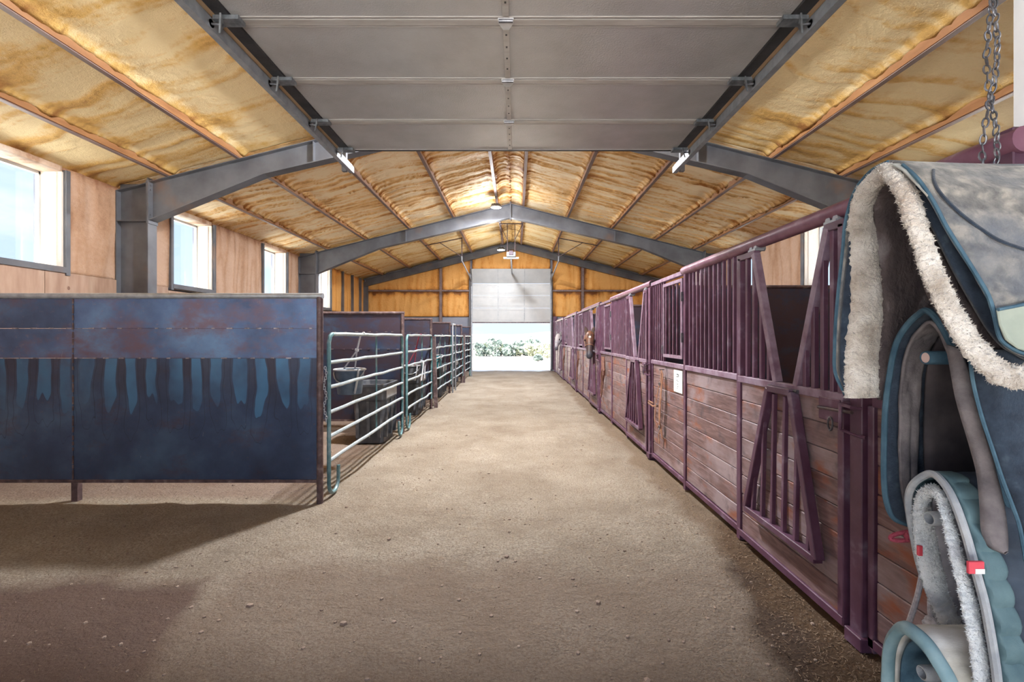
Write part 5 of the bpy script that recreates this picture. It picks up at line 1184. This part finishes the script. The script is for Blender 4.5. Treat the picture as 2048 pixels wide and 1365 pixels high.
# --- lowest saddle
s4 = thing('saddle', 'lowest saddle, stained cream suede with teal edging, near the floor', 'saddle', P(1846, 1347, 1.20) + Vector((.3, 0, 0)))
a4 = [P(1790, 1480, 1.31), P(1776, 1400, 1.31), P(1776, 1345, 1.305), P(1779, 1300, 1.29), P(1790, 1270, 1.26), P(1808, 1256, 1.21), P(1830, 1268, 1.17), P(1855, 1292, 1.14), P(1878, 1326, 1.115), P(1900, 1365, 1.10), P(1920, 1420, 1.09), P(1940, 1480, 1.085)]
drape('seat_cover', 'seat_suede', s4, a4, .012, xb=1.70, seed=31, wob=.006, front=.01)
MB().tube(cat(a4, 6), .018, 10, flat=((0, 1, 0), .6)).build('edge_roll', 'seat_teal', s4, smooth=True)
drape('underside', 'navy_trim', s4, [q + Vector((.02, -.018 if q.y > 1.21 else .018, -.018)) for q in a4], .006, xb=1.66, seed=32, wob=.003)
# --- ropes by the pads
t = thing('cotton_rope', 'white cotton rope with a knot hanging behind the quilted pad', 'rope', P(1845, 1200, 1.40))
m = MB(); m.tube(cat([P(1846, 1125, 1.42), P(1842, 1160, 1.42), P(1833, 1200, 1.42), P(1820, 1240, 1.42), P(1808, 1275, 1.40), P(1800, 1330, 1.38)], 5), .0075, 8)
m.tube(cat([P(1856, 1300, 1.375), P(1866, 1255, 1.375), P(1861, 1225, 1.375), P(1862, 1190, 1.375), P(1868, 1180, 1.375), P(1874, 1215, 1.375), P(1878, 1250, 1.375)], 5), .0075, 8)
m.build('strands', 'rope', t, smooth=True)
kc = P(1866, 1250, 1.37); m = MB()
for k in range(3):
    ax_ = [Vector((1, 0, .3)), Vector((.2, .3, 1)), Vector((.7, 0, -.7))][k].normalized(); u_ = ax_.orthogonal().normalized(); v_ = ax_.cross(u_)
    m.tube([kc + (u_ * math.cos(a) + v_ * math.sin(a)) * .017 for a in [j * math.pi / 8 for j in range(16)]], .009, 8, True)
m.build('knot', 'rope', t, smooth=True)
t = thing('lead_rope', 'maroon rope loop poking out beside the quilted pad', 'rope', P(1800, 1075, 1.42))
m = MB(); m.tube(cat([P(1830, 1062, 1.40), P(1805, 1066, 1.41), P(1785, 1072, 1.42), P(1782, 1079, 1.42), P(1800, 1082, 1.41), P(1822, 1080, 1.40), P(1835, 1076, 1.39)], 5), .0065, 8); m.build('loop', 'rope_red', t, smooth=True)
kc = P(1820, 1074, 1.395); m = MB(); m.lathe([(0, -.016), (.012, -.010), (.016, 0), (.012, .010), (0, .016)], kc, 10); m.build('knot', 'rope_red', t, smooth=True)

# chain of the door hoist
t = thing('hoist_chain', 'twisted door hoist chain hanging in front of the white wall', 'chain', (1.55, 1.5, 1.9))
lk = MB(); lk.tube([(.0075 * math.cos(a), 0, .0165 * math.sin(a)) for a in [k * math.pi / 6 for k in range(12)]], .0028, 6, True)
l0 = lk.build('link', 'dark_metal', t, local=True, smooth=True); first = True
for s in (0, 1):
    for k in range(62):
        z = 0.02 + k * .026; tw = z * 9 + s * math.pi; amp = .011 + .006 * math.sin(z * 5)
        o = l0 if first else l0.copy()
        if not first: COL.objects.link(o)
        first = False
        o.parent = t; o.location = (amp * math.cos(tw) - .012 + z * .024, amp * math.sin(tw), z); o.rotation_euler = (.15 * math.sin(k), .25 * math.cos(k * 1.3), (k % 2) * 1.57 + tw * .3)

# ================================================================= SMALL LITTER ON THE FLOOR
rnd = random.Random(5); m = MB(); m2 = MB()
def fz(x, y):
    a, b = np.array(x + 7.6), np.array(y + 2.5); return float(fl_h(a, b, 0, 0)[0])
for k in range(12000):
    if k < 8500:
        y = 1.9 + 18 * rnd.random() ** 2.2; x = XS - .02 - abs(rnd.gauss(0, .28 if y < 4.2 else .16))
    else: y = 2 + 12 * rnd.random() ** 2; x = rnd.uniform(-3.5, 1.6)
    z = fz(x, y) + .004; a = rnd.uniform(0, 6.28); l = rnd.uniform(.002, .007) * (1 if rnd.random() < .93 else 2.5); w = rnd.uniform(.0008, .0024)
    c, s = math.cos(a), math.sin(a); t1, t2 = rnd.uniform(-.004, .008), rnd.uniform(-.004, .008)
    m.add([(x - c * l - s * w, y - s * l + c * w, z + t1), (x - c * l + s * w, y - s * l - c * w, z + t1), (x + c * l + s * w, y + s * l - c * w, z + t2), (x + c * l - s * w, y + s * l + c * w, z + t2)], [(0, 1, 2, 3)])
tag(m.build('wood_shavings', 'chip'), 'scattered wood shavings and straw on the dirt floor', 'shavings', kind='stuff')
for k in range(900):
    y = 1.9 + 14 * rnd.random() ** 2; x = rnd.uniform(-4, 1.7); r_ = rnd.uniform(.004, .013) * (1.8 if rnd.random() < .04 else 1); z = fz(x, y)
    m2.lathe([(0, -r_ * .3), (r_, 0), (r_ * .8, r_ * .6), (0, r_ * .8)], (x, y, z), 5, rnd.uniform(.7, 1.3), rnd.uniform(.7, 1.3))
tag(m2.build('dirt_clods', 'clod'), 'small clods and pebbles on the dirt floor', 'clods', kind='stuff')
